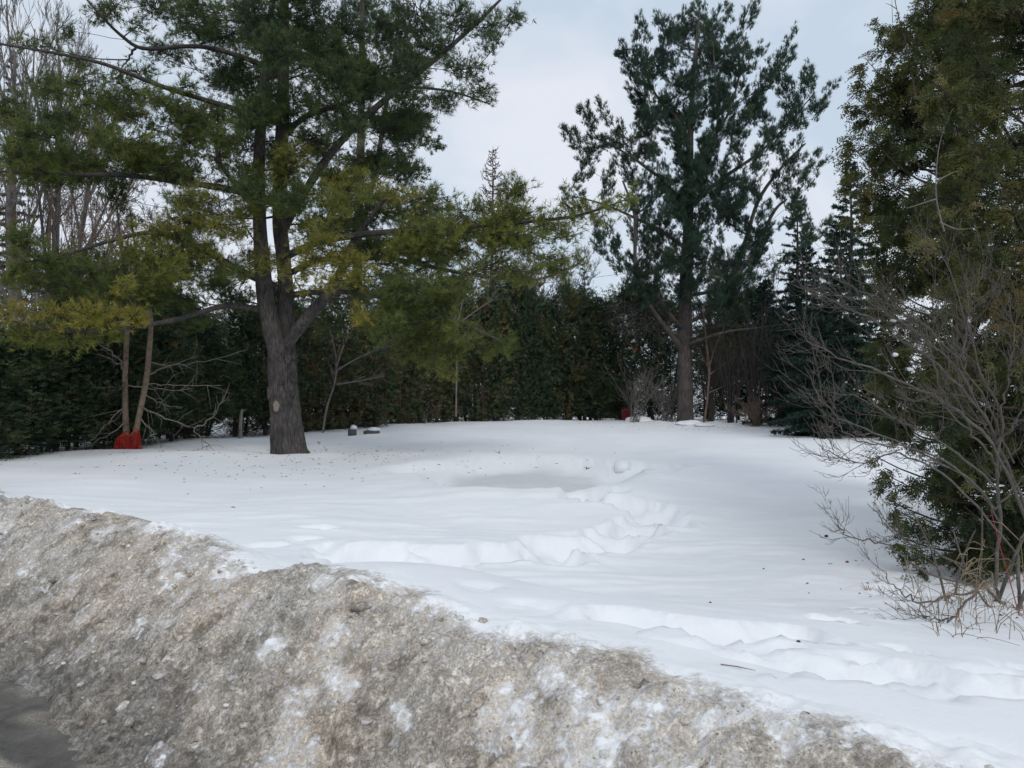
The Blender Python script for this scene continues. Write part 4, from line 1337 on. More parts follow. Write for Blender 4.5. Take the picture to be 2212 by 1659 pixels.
# nearer cedar: fills the right edge, low skirts reach the snow
for (px, py, rx, ry, ti, d) in [(1905, 1010, 26, 16, .4, 6.9), (1935, 1050, 36, 22, .45, 6.8), (1930, 1100, 34, 22, .4, 6.7), (1965, 1130, 38, 26, .4, 6.7), (1955, 1180, 36, 24, .4, 6.6), (1985, 1220, 34, 22, .35, 6.6),
                                (1995, 1260, 28, 18, .3, 6.6), (2000, 1060, 40, 34, .35, 6.9), (2020, 1140, 40, 36, .3, 6.9), (2050, 1210, 40, 34, .25, 6.9), (2060, 1000, 46, 40, .3, 7.0), (2090, 1090, 46, 46, .25, 7.1), (2120, 1190, 50, 44, .25, 7.1)]:
    B_cl.append((px, py, rx, ry, ti, d))
for k in range(120):
    py = rc.uniform(-60, 1010)
    lo = np.interp(py, [0, 200, 500, 800, 1000], [2080, 2030, 2000, 2010, 2030])
    B_cl.append((rc.uniform(lo, 2330), py, rc.uniform(42, 66), rc.uniform(26, 44), np.clip(rc.normal(.46, .18), .05, .9), 6.9 + rc.uniform(-.9, .7)))
for k in range(56):
    B_cl.append((rc.uniform(2030, 2330), rc.uniform(860, 1230), rc.uniform(42, 60), rc.uniform(28, 40), rc.uniform(.05, .4), 7.2 + rc.uniform(-.5, .8)))
for k in range(22):
    B_cl.append((rc.uniform(2050, 2340), rc.uniform(580, 900), rc.uniform(44, 58), rc.uniform(30, 40), rc.uniform(.15, .5), rc.uniform(7.2, 8.2)))
for k in range(26):
    B_cl.append((rc.uniform(2080, 2340), rc.uniform(960, 1240), rc.uniform(40, 54), rc.uniform(28, 38), rc.uniform(.08, .38), rc.uniform(6.3, 6.9)))
for (px, py, ti) in [(2180, 700, .85), (2200, 560, .8), (2120, 600, .7), (2190, 470, .7), (2060, 640, .6), (2150, 250, .65), (2010, 500, .7), (2170, 640, .85), (2080, 450, .65)]:
    B_cl.append((px, py, 42, 26, ti, 6.1))
near_cedar("huge near cedar filling the right edge with drooping olive sprays", 2250, 7.0, 6.6, B_cl, 503, .115, 1080, 4)

# dead grey vine / leaders over the cedar
v = Tubes()
for pts in [[(2040, 500), (2030, 465), (2022, 420), (2024, 350), (2035, 290), (2058, 235)], [(2030, 480), (2070, 495), (2120, 490)], [(2022, 430), (1990, 440), (1960, 450)], [(2025, 390), (2060, 372), (2080, 366)]]:
    P = spline(np.array([at(a, b, 6.0) for a, b in pts]), 16)
    v.add(P, np.linspace(.007, .002, 16), 5)
vo = v.build("dead_vine", M["twig_grey"])
tag(vo, "thin grey dead vine climbing the face of the near cedar", "vine")
v = Tubes()
P = spline(np.array([at(a, b, 9.0) for a, b in [(1978, 215), (1970, 160), (1962, 115), (1950, 70), (1935, 10), (1930, -30)]]), 18)
v.add(P, np.linspace(.010, .003, 18), 5)
for k in range(10):
    q = P[rc.integers(6, 17)]
    v.add(np.stack([q, q + rc.normal(0, .06, 3) + [-.05, 0, .05], q + rc.normal(0, .1, 3) + [-.1, 0, .1]]), [.006, .004, .002], 3)
vo = v.build("bare_leader", M["twig_dark"])
tag(vo, "bare dark leader shoot sticking up from the ragged cedar into the sky", "branch")

# ------------------------------------------------------------------ bare shrub in front of the cedars
def near_shrub():
    rg = np.random.default_rng(520)
    d = 5.9
    x, y = ground(2130, 1300)
    x, y, z = x, y, ground_z(x, y)
    root = thing("bare_shrub", "leafless grey shrub arching left in front of the near cedar", "shrub", (x, y, z))
    tw = Tubes()
    stems = [  # (px, py, depth) sketches of the main canes, root end first
        [(2225, 1130, 5.9), (2190, 1030, 5.8), (2150, 940, 5.7), (2100, 870, 5.6), (2040, 800, 5.5), (1960, 740, 5.45), (1880, 690, 5.4), (1800, 650, 5.4), (1740, 620, 5.4)],
        [(2215, 1120, 5.9), (2165, 1000, 5.6), (2090, 905, 5.4), (2000, 845, 5.3), (1900, 800, 5.3), (1810, 775, 5.3), (1750, 740, 5.3), (1735, 700, 5.3)],
        [(2150, 1270, 5.8), (2160, 1130, 5.8), (2155, 1010, 5.7), (2160, 900, 5.7), (2120, 800, 5.7), (2090, 700, 5.7), (2060, 610, 5.7), (2030, 540, 5.7)],
        [(2155, 1010, 5.7), (2110, 950, 5.4), (2060, 900, 5.3), (2030, 830, 5.2), (2010, 760, 5.2), (1990, 680, 5.2)],
        [(2160, 1130, 5.8), (2100, 1040, 5.4), (2000, 985, 5.2), (1900, 940, 5.1), (1820, 905, 5.1), (1770, 860, 5.1), (1750, 810, 5.1)],
        [(2150, 1100, 5.7), (2060, 1010, 5.3), (1960, 965, 5.1), (1880, 960, 5), (1820, 930, 5), (1790, 890, 5)],
        [(2200, 1200, 5.9), (2080, 1060, 5.3), (1990, 1000, 5.1), (1920, 980, 5), (1860, 1000, 5), (1790, 975, 5), (1770, 960, 5)],
        [(2160, 900, 5.7), (2180, 800, 5.6), (2190, 720, 5.6), (2180, 640, 5.6)],
        [(2150, 960, 5.7), (2200, 900, 5.5), (2230, 820, 5.4), (2250, 740, 5.4)],
        [(2120, 1250, 5.8), (2020, 1190, 5.4), (1960, 1170, 5.2), (1910, 1130, 5.1), (1890, 1100, 5.1)],
        [(2130, 1270, 5.7), (2000, 1235, 5.1), (1920, 1180, 5), (1850, 1165, 5), (1812, 1140, 5), (1808, 1120, 5)],
        [(2120, 1270, 5.6), (2050, 1290, 5), (1980, 1300, 4.9), (1930, 1265, 4.9), (1905, 1232, 4.9)],
        [(2110, 1280, 5.5), (2060, 1330, 4.7), (2010, 1335, 4.7), (1970, 1315, 4.7)],
        [(2190, 1000, 5.8), (2120, 850, 5.6), (2030, 730, 5.5), (1930, 660, 5.5), (1840, 620, 5.5), (1790, 590, 5.5)],
        [(2150, 940, 5.7), (2070, 800, 5.5), (1980, 720, 5.4), (1890, 660, 5.4), (1820, 640, 5.4), (1760, 645, 5.4)],
        [(2160, 1060, 5.7), (2040, 960, 5.4), (1930, 900, 5.3), (1860, 860, 5.3), (1800, 850, 5.3)],
        [(2100, 870, 5.6), (2080, 760, 5.6), (2100, 660, 5.7), (2130, 580, 5.7)],
        [(2150, 1100, 5.7), (2230, 1010, 5.6), (2290, 930, 5.6)],
    ]

    def kids(P, R, n, lv, lmax):
        for k in range(n):
            i = rg.integers(len(P) // 4, len(P) - 1)
            t = norm(P[i + 1] - P[i])
            sd = norm(np.cross(t, rg.normal(size=3)))
            L = lmax * rg.uniform(.4, 1.0)
            d0_ = norm(t * .8 + sd * .6 + UP * .02)
            e = P[i] + d0_ * L * .55
            e2 = e + norm(d0_ + UP * .75 + np.array([-.25, 0, 0])) * L * .5      # twigs sweep out then turn up
            Q_ = spline(np.stack([P[i], P[i] + d0_ * L * .28, e, e2]), 8)
            r = max(.0016, R[i] * .5)
            rr = np.linspace(r, max(.0010, r * .35), 8)
            tw.add(Q_, rr, 4 if lv == 1 else 3)
            if lv < 3:
                kids(Q_, rr, rg.integers(1, 4) if lv == 2 else rg.integers(2, 5), lv + 1, L * .6)
    for k, s in enumerate(stems):
        P = spline(np.array([at(*q) for q in s]), 26)
        P[2:-1] += rg.normal(0, .008, (23, 3))
        R = np.linspace(.014 if k in (0, 1, 2) else .0085, .0020, 26)
        tw.add(P, R, 6)
        kids(P, R, 22 if k in (0, 1, 2, 3, 13, 14, 16) else 9 if k > 8 and k < 13 else 15, 1, .52 if k not in (4, 5, 6, 9, 10, 11, 12) else .42 if k < 7 else .34)
    # canes run down to the ground
    for q in [(2225, 1130), (2150, 1270), (2200, 1200), (2120, 1260), (2290, 1100)]:
        a = at(q[0], q[1], 5.85)
        b = np.array([x + rg.normal(.1, .12), y + rg.normal(0, .1), z - .1])
        tw.add(bez(b, (a + b) / 2 + rg.normal(0, .05, 3), a, 8), np.linspace(.015, .012, 8), 6)
    o_ = tw.build("branches", M["twig_shrub"], root)
    o_["kind"] = "stuff"
    st_ = Tubes()
    for k in range(4):
        b = np.array([x + rg.normal(0, .14), y + rg.normal(0, .12), z - .1])
        e = b + np.array([rg.normal(.05, .35), rg.normal(0, .2), rg.uniform(.5, .9)])
        st_.add(bez(b, (b + e) / 2 + rg.normal(0, .14, 3), e, 8), np.linspace(.010, .005, 8), 7)
    st_.build("stems", M["twig_shrub"], root)


M["twig_shrub"] = plain_mat("shrub_bark", (0.105, 0.090, 0.078), 0.75, 0.35, 25)
near_shrub()

# dry grass and weeds at its foot
rg = np.random.default_rng(530)
g = Tubes()
for k in range(90):
    px = rg.uniform(2000, 2260)
    x, y = ground(px, rg.uniform(1300, 1375) + (px - 2010) * .05)
    z = ground_z(x, y)
    h = rg.uniform(.12, .62) if rg.uniform() < .6 else rg.uniform(.05, .2)
    b = np.array([x, y, z - .03])
    e = b + np.array([rg.normal(0, .22) * h * 2, rg.normal(0, .15), h * rg.uniform(.6, 1)])
    g.add(bez(b, b + UP * h * .6 + rg.normal(0, .02, 3), e, 6), np.linspace(.0028, .0012, 6), 3)
    if h > .35:
        for q in range(3):
            p = b + (e - b) * rg.uniform(.5, 1)
            d_ = rg.normal(0, .05, 3)
            g.add(np.stack([p, p + d_ + UP * .03, p + d_ * 1.8 - UP * .02]), [.003, .004, .001], 3)
go = g.build("dry_grass", M["straw"])
tag(go, "dry straw-coloured grass and weed stalks under the bare shrub", "grass", None, "stuff")
g = Tubes()
x, y = ground(2205, 1330)
z = ground_z(x, y)
b = np.array([x, y, z - .04])
g.add(spline(np.stack([b, at(2180, 1250, y - .03), at(2160, 1180, y - .05), at(2140, 1100, y - .07)]), 14), np.linspace(.0042, .002, 14), 5)
tag(g.build("red_cane", M["red_twig"]), "single red cane rising among the dry weeds at the right edge", "cane")

# ------------------------------------------------------------------ young twin-stemmed pine and its netting
DY = 18.2
yb = on_ground(276, DY)
young = thing("pine_tree", "young twin-stemmed pine with smooth tan stems and netting round its foot", "tree", yb)
yl = []
for k, pts in enumerate([[(285, 985, 18), (276, 960, 15), (271, 900, 13), (270, 830, 12), (272, 760, 11), (275, 690, 10), (272, 620, 8), (262, 540, 6), (255, 470, 4), (250, 420, 2)],
                         [(284, 985, 16), (288, 960, 13), (300, 900, 12), (316, 820, 12), (322, 760, 11), (326, 700, 10), (320, 655, 9), (306, 590, 7), (290, 520, 5), (280, 450, 2)]]):
    P, R = px_line(pts, DY)
    trunk_mesh("trunk", P, R, 14, 80, M["bark_smooth"], young, .03, .0, 30 + k)
    yl.append((spline(P, 30), np.interp(np.linspace(0, 1, 30), np.linspace(0, 1, len(R)), R)))
rng = np.random.default_rng(104)
CY_ = [(300, 590, 46, 24, .3), (220, 620, 55, 24, .3), (340, 640, 50, 22, .25), (260, 660, 50, 22, .4), (180, 690, 46, 20, .4), (380, 600, 44, 22, .25), (310, 530, 40, 24, .3), (290, 470, 30, 26, .3)]
grow_pine(young, np.vstack([yl[0][0][15:], yl[1][0][15:]]), np.concatenate([yl[0][1][15:], yl[1][1][15:]]), [], CY_, DY, rng, .11, 17, .0085, 130, .1, M["pine"], M["twig_pale"], 1.0)
dt = Tubes()
for (a, b, c, w) in [((272, 800), (245, 765), (150, 755), 5), ((318, 812), (360, 790), (430, 770), 4), ((270, 850), (235, 862), (185, 866), 4), ((271, 845), (240, 830), (192, 842), 3), ((305, 880), (340, 900), (420, 925), 5),
                     ((420, 925), (460, 910), (485, 860), 4), ((316, 830), (400, 835), (480, 832), 3), ((270, 830), (330, 850), (420, 838), 3), ((271, 880), (230, 930), (150, 975), 5), ((274, 910), (215, 960), (130, 985), 3),
                     ((320, 780), (400, 800), (540, 755), 3), ((300, 900), (330, 935), (350, 962), 3), ((272, 870), (250, 900), (215, 935), 3), ((312, 850), (350, 880), (395, 880), 3), ((420, 925), (440, 960), (455, 965), 2), ((270, 790), (230, 740), (160, 720), 4)]:
    P = bez(at(*a, DY), at(*b, DY - rng.uniform(-.3, .9)), at(*c, DY - rng.uniform(-.3, 1.2)), 12)
    P[1:] += rng.normal(0, .02, (11, 3))
    dt.add(P, np.linspace(w * DY / F / 2, .004, 12), 5)
    for k in range(9):
        i = rng.integers(2, 11)
        d_ = norm(P[i] - P[i - 1]) * .7 + rng.normal(0, .6, 3)
        l = rng.uniform(.15, .5)
        q = P[i] + d_ * l
        dt.add(np.stack([P[i], P[i] + d_ * l * .5 + rng.normal(0, .03, 3), q]), [.007, .005, .003], 3)
o = dt.build("dead_branches", M["twig_pale"], young)
o["kind"] = "stuff"


def netting():
    rg = np.random.default_rng(540)
    x, y, z = yb
    root = thing("safety_netting", "bundle of orange-red plastic safety netting wrapped round the young pine's foot", "netting", yb)
    O = np.array(yb)
    tb_ = Tubes()
    na, nz = 30, 9

    def surf(a, v):
        th = a * 2 * np.pi
        hgt = .44 + .11 * np.cos(th - .3) + .05 * np.sin(3 * th + .5) + .03 * np.sin(8 * th)
        r = (.26 - .05 * v ** 3) * (1 + .16 * np.sin(3 * th + 1) + .10 * np.sin(7 * th + 4 * v)) + .03 * np.sin(11 * th + 9 * v)
        return O + np.stack([r * np.cos(th) * 1.05, r * np.sin(th) * .8 - .05, -.04 + hgt * v + .03 * np.sin(5 * th + 3 * v)], -1)
    for i in range(na):
        v = np.linspace(0, 1, 14)
        tb_.add(surf(np.full(14, i / na), v), .0075, 3)
    for j in range(nz):
        a = np.linspace(0, 1, 50)
        tb_.add(surf(a, np.full(50, j / (nz - 1))), .0085, 3)
    for k in range(1):                         # inner crumpled layers
        for j in range(9):
            a = np.linspace(0, 1, 40)
            P = surf(a, np.full(40, j / 9 * .9))
            P = O + (P - O) * np.array([.82 - .14 * k, .82 - .14 * k, .95]) + rg.normal(0, .008, P.shape)
            tb_.add(P, .010, 3)
        for i in range(26):
            v = np.linspace(0, .95, 10)
            P = surf(np.full(10, (i + .5 * k) / 26), v)
            P = O + (P - O) * np.array([.82 - .14 * k, .82 - .14 * k, .95])
            tb_.add(P, .010, 3)
    tb_.build("mesh_roll", M["net"], root)
    t2 = Tubes()
    a = np.linspace(0, 1, 50)
    t2.add(surf(a, np.full(50, 1.0)), .016, 5)
    t2.build("folded_edge", M["net"], root)


netting()

# ------------------------------------------------------------------ saplings and shrubs along the hedge
def sapling(label, stems, d, mat, seed, nk=8, lmax=.9, cat="sapling", name="bare_sapling"):
    rg = np.random.default_rng(seed)
    f = stems[0][0]
    x, y, z = on_ground(f[0], d)
    root = thing(name, label, cat, (x, y, z))
    tk, tw = Tubes(), Tubes()
    for s in stems:
        P = spline(np.array([at(q[0], q[1], d + (q[3] if len(q) > 3 else 0)) for q in s]), 18)
        R = np.interp(np.linspace(0, 1, 18), np.linspace(0, 1, len(s)), [q[2] * d / F / 2 for q in s])
        tk.add(P, R, 6)
        for k in range(nk):
            i = rg.integers(5, 17)
            t = norm(P[i] - P[i - 1])
            d_ = norm(t + rg.normal(0, .5, 3) + UP * .2)
            L = lmax * rg.uniform(.3, 1)
            Q_ = spline(np.stack([P[i], P[i] + d_ * L * .5, P[i] + d_ * L + UP * .12 * L]), 6)
            tw.add(Q_, np.linspace(max(R[i] * .5, .005), .004, 6), 3)
            for j in range(3):
                p = Q_[rg.integers(1, 6)]
                e = p + norm(d_ + rg.normal(0, .6, 3)) * L * .4
                tw.add(np.stack([p, (p + e) / 2, e]), [.005, .004, .003], 3)
    tk.build("stem", mat, root)
    o_ = tw.build("twigs", mat, root)
    o_["kind"] = "stuff"
    return root


sapling("thin pale bare sapling leaning right behind the big forked trunk", [[(697, 935, 5), (706, 880, 5), (722, 830, 4), (727, 790, 4), (720, 740, 3), (705, 690, 3), (700, 640, 2)], [(727, 790, 5), (745, 740, 4), (775, 690, 3), (800, 650, 2)],
        [(727, 800, 4), (770, 775, 3), (820, 750, 2), (850, 730, 2)], [(727, 830, 4), (780, 822, 3), (830, 812, 2)]], 21, M["twig_grey"], 601)
sapling("slim bare sapling with two forks right of the tall pine trunk", [[(1521, 915, 5), (1528, 860, 5), (1532, 800, 5), (1527, 750, 4), (1522, 700, 3), (1518, 660, 2)], [(1530, 800, 4), (1545, 750, 3), (1565, 705, 2)], [(1532, 810, 4), (1560, 790, 2), (1590, 770, 2)],
        [(1528, 850, 4), (1570, 830, 2), (1600, 800, 2)]], 30.5, M["twig_brown"], 602)
sapling("bare pale sapling poking up through the middle hedge", [[(985, 900, 4), (987, 760, 4), (990, 700, 4), (1000, 650, 3), (1015, 610, 2)], [(988, 690, 3), (965, 640, 2), (950, 610, 2)], [(990, 700, 3), (1030, 670, 2), (1060, 650, 2)]], 29, M["twig_grey"], 603)
sapling("broken pale stub of a sapling standing in the hedge shade", [[(519, 952, 9), (519, 925, 8), (521, 895, 7), (523, 884, 5)], [(520, 900, 4), (524, 890, 3), (530, 884, 2)]], 22, M["twig_pale"], 604, 1, .15)

rg = np.random.default_rng(610)


def bush(name, label, px, py, d, w, h, n, mat, seed, thick=5):
    rg = np.random.default_rng(seed)
    x, y, z = on_ground(px, d)
    root = thing(name, label, "shrub", (x, y, z))
    tk, tw = Tubes(), Tubes()
    W_, H_ = w * d / F / 2, h * d / F
    for k in range(n):
        a, rr = rg.uniform(0, 6.28), rg.uniform(0, 1) ** .6
        b = np.array([x + rg.normal(0, .10), y + rg.normal(0, .10), z - .1])
        e = np.array([x + math.cos(a) * rr * W_, y + math.sin(a) * rr * W_, z + H_ * rg.uniform(.55, 1)])
        P = bez(b, b * .5 + e * .5 + UP * .15 * H_ + rg.normal(0, .05, 3), e, 9)
        r = rg.uniform(.5, 1) * thick * .0035
        tk.add(P, np.linspace(r, .004, 9), 4)
        for j in range(9):
            i = rg.integers(3, 9)
            L = rg.uniform(.1, .32) * H_
            d_ = norm(norm(P[i] - P[i - 1]) + rg.normal(0, .55, 3))
            tw.add(np.stack([P[i], P[i] + d_ * L * .5, P[i] + norm(d_ + UP * .3) * L]), [.006, .005, .0035], 3)
    tk.build("stems", mat, root)
    o_ = tw.build("twigs", mat, root)
    o_["kind"] = "stuff"
    return root


bush("bare_shrub", "fan-shaped bare shrub in front of the red bucket", 1372, 912, 31.5, 120, 118, 28, M["twig_grey"], 611, 3.5)
bush("bare_shrub", "low bare shrub hugging the left side of the tall pine trunk", 1440, 915, 31.8, 100, 90, 26, M["twig_grey"], 612)
bush("bare_shrub", "reddish low bramble at the hedge foot right of the tall pine", 1630, 930, 28, 130, 60, 40, M["twig_brown"], 613, 3)
bl = ["dark multi-stemmed leafless shrub first to the right of the tall pine", "dark multi-stemmed leafless shrub second to the right of the tall pine", "dark multi-stemmed leafless shrub third to the right of the tall pine",
      "dark multi-stemmed leafless shrub fourth to the right of the tall pine"]
for k, px in enumerate((1532, 1580, 1632, 1690)):
    bush("bare_shrub", bl[k], px, 925, 31 - k * .9, 90, 230 - 20 * (k % 2), 26, M["twig_dark"], 620 + k, 8)
# big dark cedars behind the tall pine and between it and the spruces
for k, (px, d, sx, sz) in enumerate([(1530, 39, 1.5, 1.25), (1585, 40, 1.5, 1.3), (1640, 39, 1.5, 1.2), (1690, 38, 1.5, 1.3), (1740, 36, 1.5, 1.3), (1780, 33, 1.4, 1.3)]):
    x, y, z = on_ground(px, d)
    copy_tree(prot_list[k % 2], (x, y, z), k * 2.3, (sx, sx, sz), "dark cedar closing the gap behind the leafless shrubs right of the tall pine", "cedars right of the tall pine")
for k, (px, d, sx, sz) in enumerate([(1345, 35.5, 1.5, 1.65), (1400, 34.5, 1.5, 1.6), (1445, 35.5, 1.4, 1.5), (1560, 36.5, 1.4, 1.45), (1625, 35.5, 1.4, 1.4), (1290, 36, 1.5, 1.5)]):
    x, y, z = on_ground(px, d)
    copy_tree(prot_list[k % 2] if k not in (3, 4) else prot_list[2], (x, y, z + (0 if k not in (3, 4) else 1.1)), k * 1.3, (sx, sx, sz),
              "dark cedar in the shade behind the tall pine's trunk", "cedars behind the tall pine")

# ------------------------------------------------------------------ small things
def box(name, c, sx, sy, sz, rz, mat, parent=None, tilt=0.0, bev=.012):
    import bmesh
    bm = bmesh.new()
    bmesh.ops.create_cube(bm, size=1.0)
    bmesh.ops.scale(bm, vec=(sx, sy, sz), verts=bm.verts)
    bmesh.ops.bevel(bm, geom=bm.edges[:], offset=bev, segments=2, affect='EDGES')
    R = np.array([[math.cos(rz), -math.sin(rz), 0], [math.sin(rz), math.cos(rz), 0], [0, 0, 1]])
    Rt = np.array([[1, 0, 0], [0, math.cos(tilt), -math.sin(tilt)], [0, math.sin(tilt), math.cos(tilt)]])
    V = np.array([R @ Rt @ np.array(v.co) for v in bm.verts]) + np.array(c)
    bm.verts.index_update()
    F_ = [[v.index for v in f.verts] for f in bm.faces]
    bm.free()
    T = [f for f in F_ if len(f) == 3]
    Q = [f for f in F_ if len(f) == 4]
    return mk(name, V, T or None, Q or None, mat, parent)


def lump(name, c, rx, ry, rz_, mat, parent=None, seed=0, n=20, m=12, rough=.25):
    a, b = np.meshgrid(np.linspace(0, 2 * np.pi, n, endpoint=False), np.linspace(-.5 * np.pi, .5 * np.pi, m))
    q = 1 + rough * fbm(np.cos(a) * np.cos(b) * 1.3 + seed, np.sin(a) * np.cos(b) * 1.3 + np.sin(b) * 1.7, 3, 700 + seed)
    V = np.stack([rx * q * np.cos(a) * np.cos(b), ry * q * np.sin(a) * np.cos(b), rz_ * q * np.sin(b)], -1).reshape(-1, 3) + np.array(c)
    i = np.arange(n * m).reshape(m, n)
    Q = np.stack([i[:-1], np.roll(i[:-1], -1, 1), np.roll(i[1:], -1, 1), i[1:]], -1).reshape(-1, 4)
    return mk(name, V, None, Q, mat, parent, None, True)


x, y = ground(761, 941)
z = ground_z(x, y)
blk = thing("concrete_block", "grey block with a rounded snow cap right of the big trunk", "block", (x, y, z))
box("block_body", (x, y, z + .09), .26, .22, .22, .25, M["concrete"], blk, .1)
lump("snow_cap", (x + .03, y + .06, z + .24), .10, .12, .09, M["snow"], blk, 1)
x, y = ground(803, 936)
z = ground_z(x, y)
slab = thing("flat_stone", "low flat stone slab topped with a drift of snow by the hedge", "stone", (x, y, z))
box("slab", (x, y, z + .03), .46, .3, .10, -.1, M["concrete"], slab)
lump("snow_cap", (x + .07, y + .02, z + .11), .20, .16, .075, M["snow"], slab, 2)
for k, (px, py, w, h) in enumerate([(1490, 917, .55, .10), (1520, 920, .4, .06), (1380, 910, .6, .13)]):
    x, y = ground(px, py)
    lb = ["snow hump lying at the foot of the tall pine", "low snow hump just right of the tall pine's foot", "rounded snow hump under the fan-shaped bare shrub"][k]
    tag(lump("snow_hump", (x, y, ground_z(x, y) + .02), w, .35, h * 1.3, M["snow"], None, 10 + k), lb, "snow mound")

# red bucket
x, y, z = on_ground(1352, 33)
bk = thing("red_bucket", "dark red plastic bucket half hidden behind the bare shrub", "bucket", (x, y, z))
n = 22
V, Q = [], []
for (r, h) in [(.0, .02), (.15, .02), (.19, .44), (.21, .44), (.21, .48), (.18, .48), (.14, .06), (0, .06)]:
    for k in range(n):
        V.append([x + r * math.cos(2 * math.pi * k / n), y + r * math.sin(2 * math.pi * k / n), z + h])
for r in range(7):
    for k in range(n):
        Q.append([r * n + k, r * n + (k + 1) % n, (r + 1) * n + (k + 1) % n, (r + 1) * n + k])
mk("shell", V, None, Q, M["red_plastic"], bk, None, True)
t_ = Tubes()
a = np.linspace(0, np.pi, 14)
t_.add(np.stack([x + .21 * np.cos(a), np.full(14, y - .05), z + .45 + .12 * np.sin(a)], -1), .006, 5)
t_.build("handle", M["wire"], bk)

# shed behind the hedge
x, y, z = on_ground(1322, 38.5)
z = z + .1
shed = thing("garden_shed", "weathered grey clapboard shed glimpsed through the far hedge", "shed", (x, y, z))
box("wall", (x, y + 1.2, z + 1.0), 2.2, 2.2, 2.1, 0, M["dark_debris"], shed)
for k in range(12):
    box("board", (x, y + .07 + .0, z + .12 + k * .175), 2.26, .03, .172, 0, M["siding"], shed, .07, .004)
for s in (-1, 1):
    box("roof_slope", (x + s * .62, y + 1.2, z + 2.38), 1.5, 2.7, .06, 0, M["roof"], shed)
    shed.children[-1].rotation_euler = (0, 0, 0)
me_children = [c for c in shed.children if c.name.startswith("roof_slope")]
for s, c in zip((-1, 1), me_children):
    for v_ in c.data.vertices:
        v_.co.z += -s * 0.55 * (v_.co.x - s * .62)

# utility wire
w = Tubes()
A_, B_ = at(700, 665, 70), at(2100, 492, 60)
t = np.linspace(0, 1, 40)[:, None]
w.add(A_ * (1 - t) + B_ * t - UP * (4 * t * (1 - t)) * .25, .014, 5)
tag(w.build("utility_wire", M["wire"]), "thin utility wire crossing the sky gap left of the tall pine", "wire")

# sprigs, sticks and leaves on the snow
def sprig(px, py, label, mat, h=.12, n=6, seed=0):
    rg = np.random.default_rng(seed)
    x, y = ground(px, py)
    z = ground_z(x, y)
    t_ = Tubes()
    for k in range(n):
        e = np.array([x + rg.normal(0, h * .7), y + rg.normal(0, h * .5), z + h * rg.uniform(.3, 1)])
        b = np.array([x, y, z - .03])
        t_.add(bez(b, (b + e) / 2 + UP * h * .2, e, 5), np.linspace(.004, .0015, 5) * max(1, y / 11), 3)
    tag(t_.build("dry_sprig", mat), label, "sprig")


sprig(690, 958, "small dry sprig poking from the snow right of the big trunk", M["twig_dark"], .09, 5, 1)
sprig(1079, 983, "small dry sprig poking from the snow in mid lot", M["twig_dark"], .08, 5, 2)
sprig(1268, 997, "dark dry sprig beyond the hollow in the snow", M["dark_debris"], .05, 12, 3)
sprig(705, 975, "thin dry stem in the snow in front of the hedge", M["twig_grey"], .14, 3, 4)
sprig(1875, 1277, "small reddish dry sprig on the snow near the bare shrub", M["dead_leaf"], .05, 9, 5)
sprig(1905, 1290, "thin straw stem leaning on the snow near the bare shrub", M["straw"], .08, 2, 6)
for k, (px, py, s_, mt, lb) in enumerate([(974, 1037, .05, "dark_debris", "dark bark chip on the lip of the hollow"), (1725, 1388, .008, "dark_debris", "tiny black pellet beside the lower footprints"), (2015, 1467, .008, "dark_debris", "tiny black pellet on the trampled snow at right"),
                                          (1830, 1216, .016, "dead_leaf", "small reddish leaf scrap on the open snow left of the shrub"), (1785, 1160, .02, "dark_debris", "small dark scrap on the open snow left of the low branch tip")]):
    x, y = ground(px, py)
    tag(lump("debris_scrap", (x, y, ground_z(x, y) + s_ * .4), s_, s_ * .8, s_ * .7, M[mt], None, 20 + k, 12, 8), lb, "debris")
for k, (px, py) in enumerate([(1929, 692), (1934, 766), (1966, 798)]):
    lb = ["topmost small snow clump caught in the bare shrub", "middle small snow clump caught in the bare shrub", "lowest small snow clump caught in the bare shrub"][k]
    tag(lump("snow_clump", at(px, py, 5.42), .020, .02, .011, M["snow"], None, 30 + k, 12, 8, .6), lb, "snow clump")
t_ = Tubes()
x, y = ground(2765 / 1.736, 2497 / 1.736)
z = ground_z(x, y)
t_.add(np.array([[x - .05, y + .03, z + .004], [x, y, z + .007], [x + .055, y - .025, z + .003]]), [.0022, .0018, .0008], 4)
tag(t_.build("fallen_stick", M["twig_brown"]), "short thin stick lying on the snow beyond the bank", "stick")
# orange dead leaves caught in the far cedars
t_ = np.random.default_rng(9)
c = at(1376, 760, 32.4)
lf = thing("dead_leaf_cluster", "rusty orange dead leaf cluster hanging in the dark cedars left of the tall pine", "leaves", c)
for k in range(12):
    p = c + t_.normal(0, .08, 3)
    a, b = t_.normal(0, .07, 3), t_.normal(0, .05, 3)
    mk("leaf", [p, p + a * .5 + b, p + a, p + a * .5 - b], None, [[0, 1, 2, 3]], M["dead_leaf"], lf)

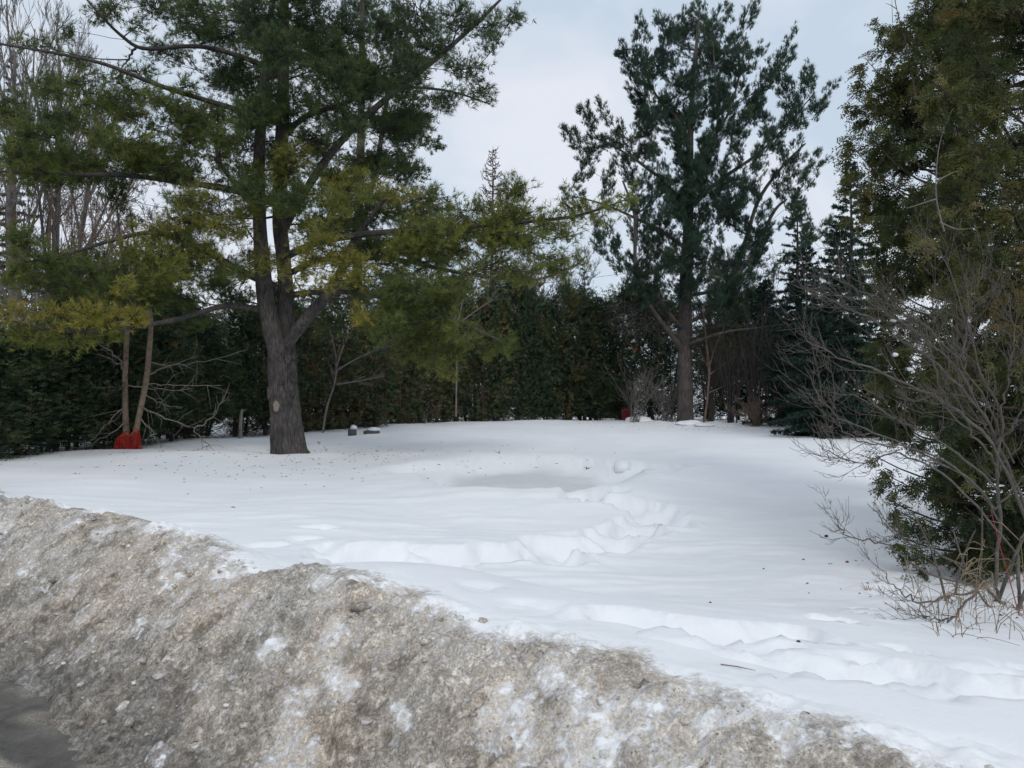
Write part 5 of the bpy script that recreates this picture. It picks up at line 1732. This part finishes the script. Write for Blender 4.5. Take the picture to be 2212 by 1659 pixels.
# needle litter on the snow under the pines
rg = np.random.default_rng(88)
V, T = [], []
for k in range(610):
    if k < 380:
        x, y = rg.normal(-4.6, 2.6), rg.normal(16.2, 2.0)
    elif k < 560:
        x, y = rg.normal(6.8, 2.0), rg.normal(29.2, 1.2)
    else:
        x, y = rg.normal(3.2, .5), rg.normal(5.6, .7)
    if y < 4.2:
        continue
    z = float(base_h(np.array([x]), np.array([y]))[0])
    a, l = rg.uniform(0, 6.28), rg.uniform(.015, .05) * (1 if k < 560 else .5)
    d_ = np.array([math.cos(a), math.sin(a), 0.0]) * l
    p = np.array([x, y, z + .006])
    i_ = len(V)
    V += [p - d_, p + d_, p + np.array([-d_[1], d_[0], 0]) * .25 + UP * .01]
    T.append([i_, i_ + 1, i_ + 2])
tag(mk("needle_litter", V, T, None, M["dark_debris"]), "fallen needles and bark bits scattered on the snow under the pines", None, None, "stuff")

# broken snow crust at the hollow's right end
x, y = 2.05, 15.2
z = ground_z(x, y)
box("snow_crust_slab", (x + .16, y + .1, z + .14), .34, .10, .26, .25, M["snow"], None, -.25, .03)
tag(bpy.data.objects["snow_crust_slab"], "upright slab of snow crust at the right end of the hollow", "snow slab")
# icy lumps on the bank
rg = np.random.default_rng(77)
VV, QQ, DDt, off = [], [], [], 0
i = np.arange(8 * 6).reshape(6, 8)
qf = np.stack([i[:-1], np.roll(i[:-1], -1, 1), np.roll(i[1:], -1, 1), i[1:]], -1).reshape(-1, 4)
aa, bb = np.meshgrid(np.linspace(0, 2 * np.pi, 8, endpoint=False), np.linspace(-.5 * np.pi, .5 * np.pi, 6))
SPH = np.stack([np.cos(aa) * np.cos(bb), np.sin(aa) * np.cos(bb), np.sin(bb)], -1).reshape(-1, 3)
for k in range(420):
    s_ = rg.uniform(.05, 1.0)
    t0 = rg.uniform(-8.5, 2)
    i_ = np.argmin(np.abs(bt - t0)); j_ = np.argmin(np.abs(bs - s_))
    r = np.exp(rg.normal(-4.5, .45))
    r = min(r, .038)
    V = SPH * (1 + rg.normal(0, .16, (48, 1))) * np.array([r * rg.uniform(.8, 1.5), r, r * rg.uniform(.5, .8)])
    a = rg.uniform(0, 3.14)
    V = V @ np.array([[math.cos(a), -math.sin(a), 0], [math.sin(a), math.cos(a), 0], [0, 0, 1]])
    VV.append(V + np.array([XX[i_, j_], YY[i_, j_], ZZ[i_, j_] - r * .05]))
    QQ.append(qf + off)
    DDt.append(np.full(48, rg.uniform(.45, .95)))
    off += 48
ch = mk("ice_chunks", np.concatenate(VV), None, np.concatenate(QQ), M["bank"], None, {"dirt": np.concatenate(DDt), "wet": np.zeros(off)}, True)
tag(ch, "frozen lumps of dirty snow strewn over the bank", None, None, "stuff")
for o in list(bpy.data.objects):
    if "_base" in o.keys():
        del o["_base"]
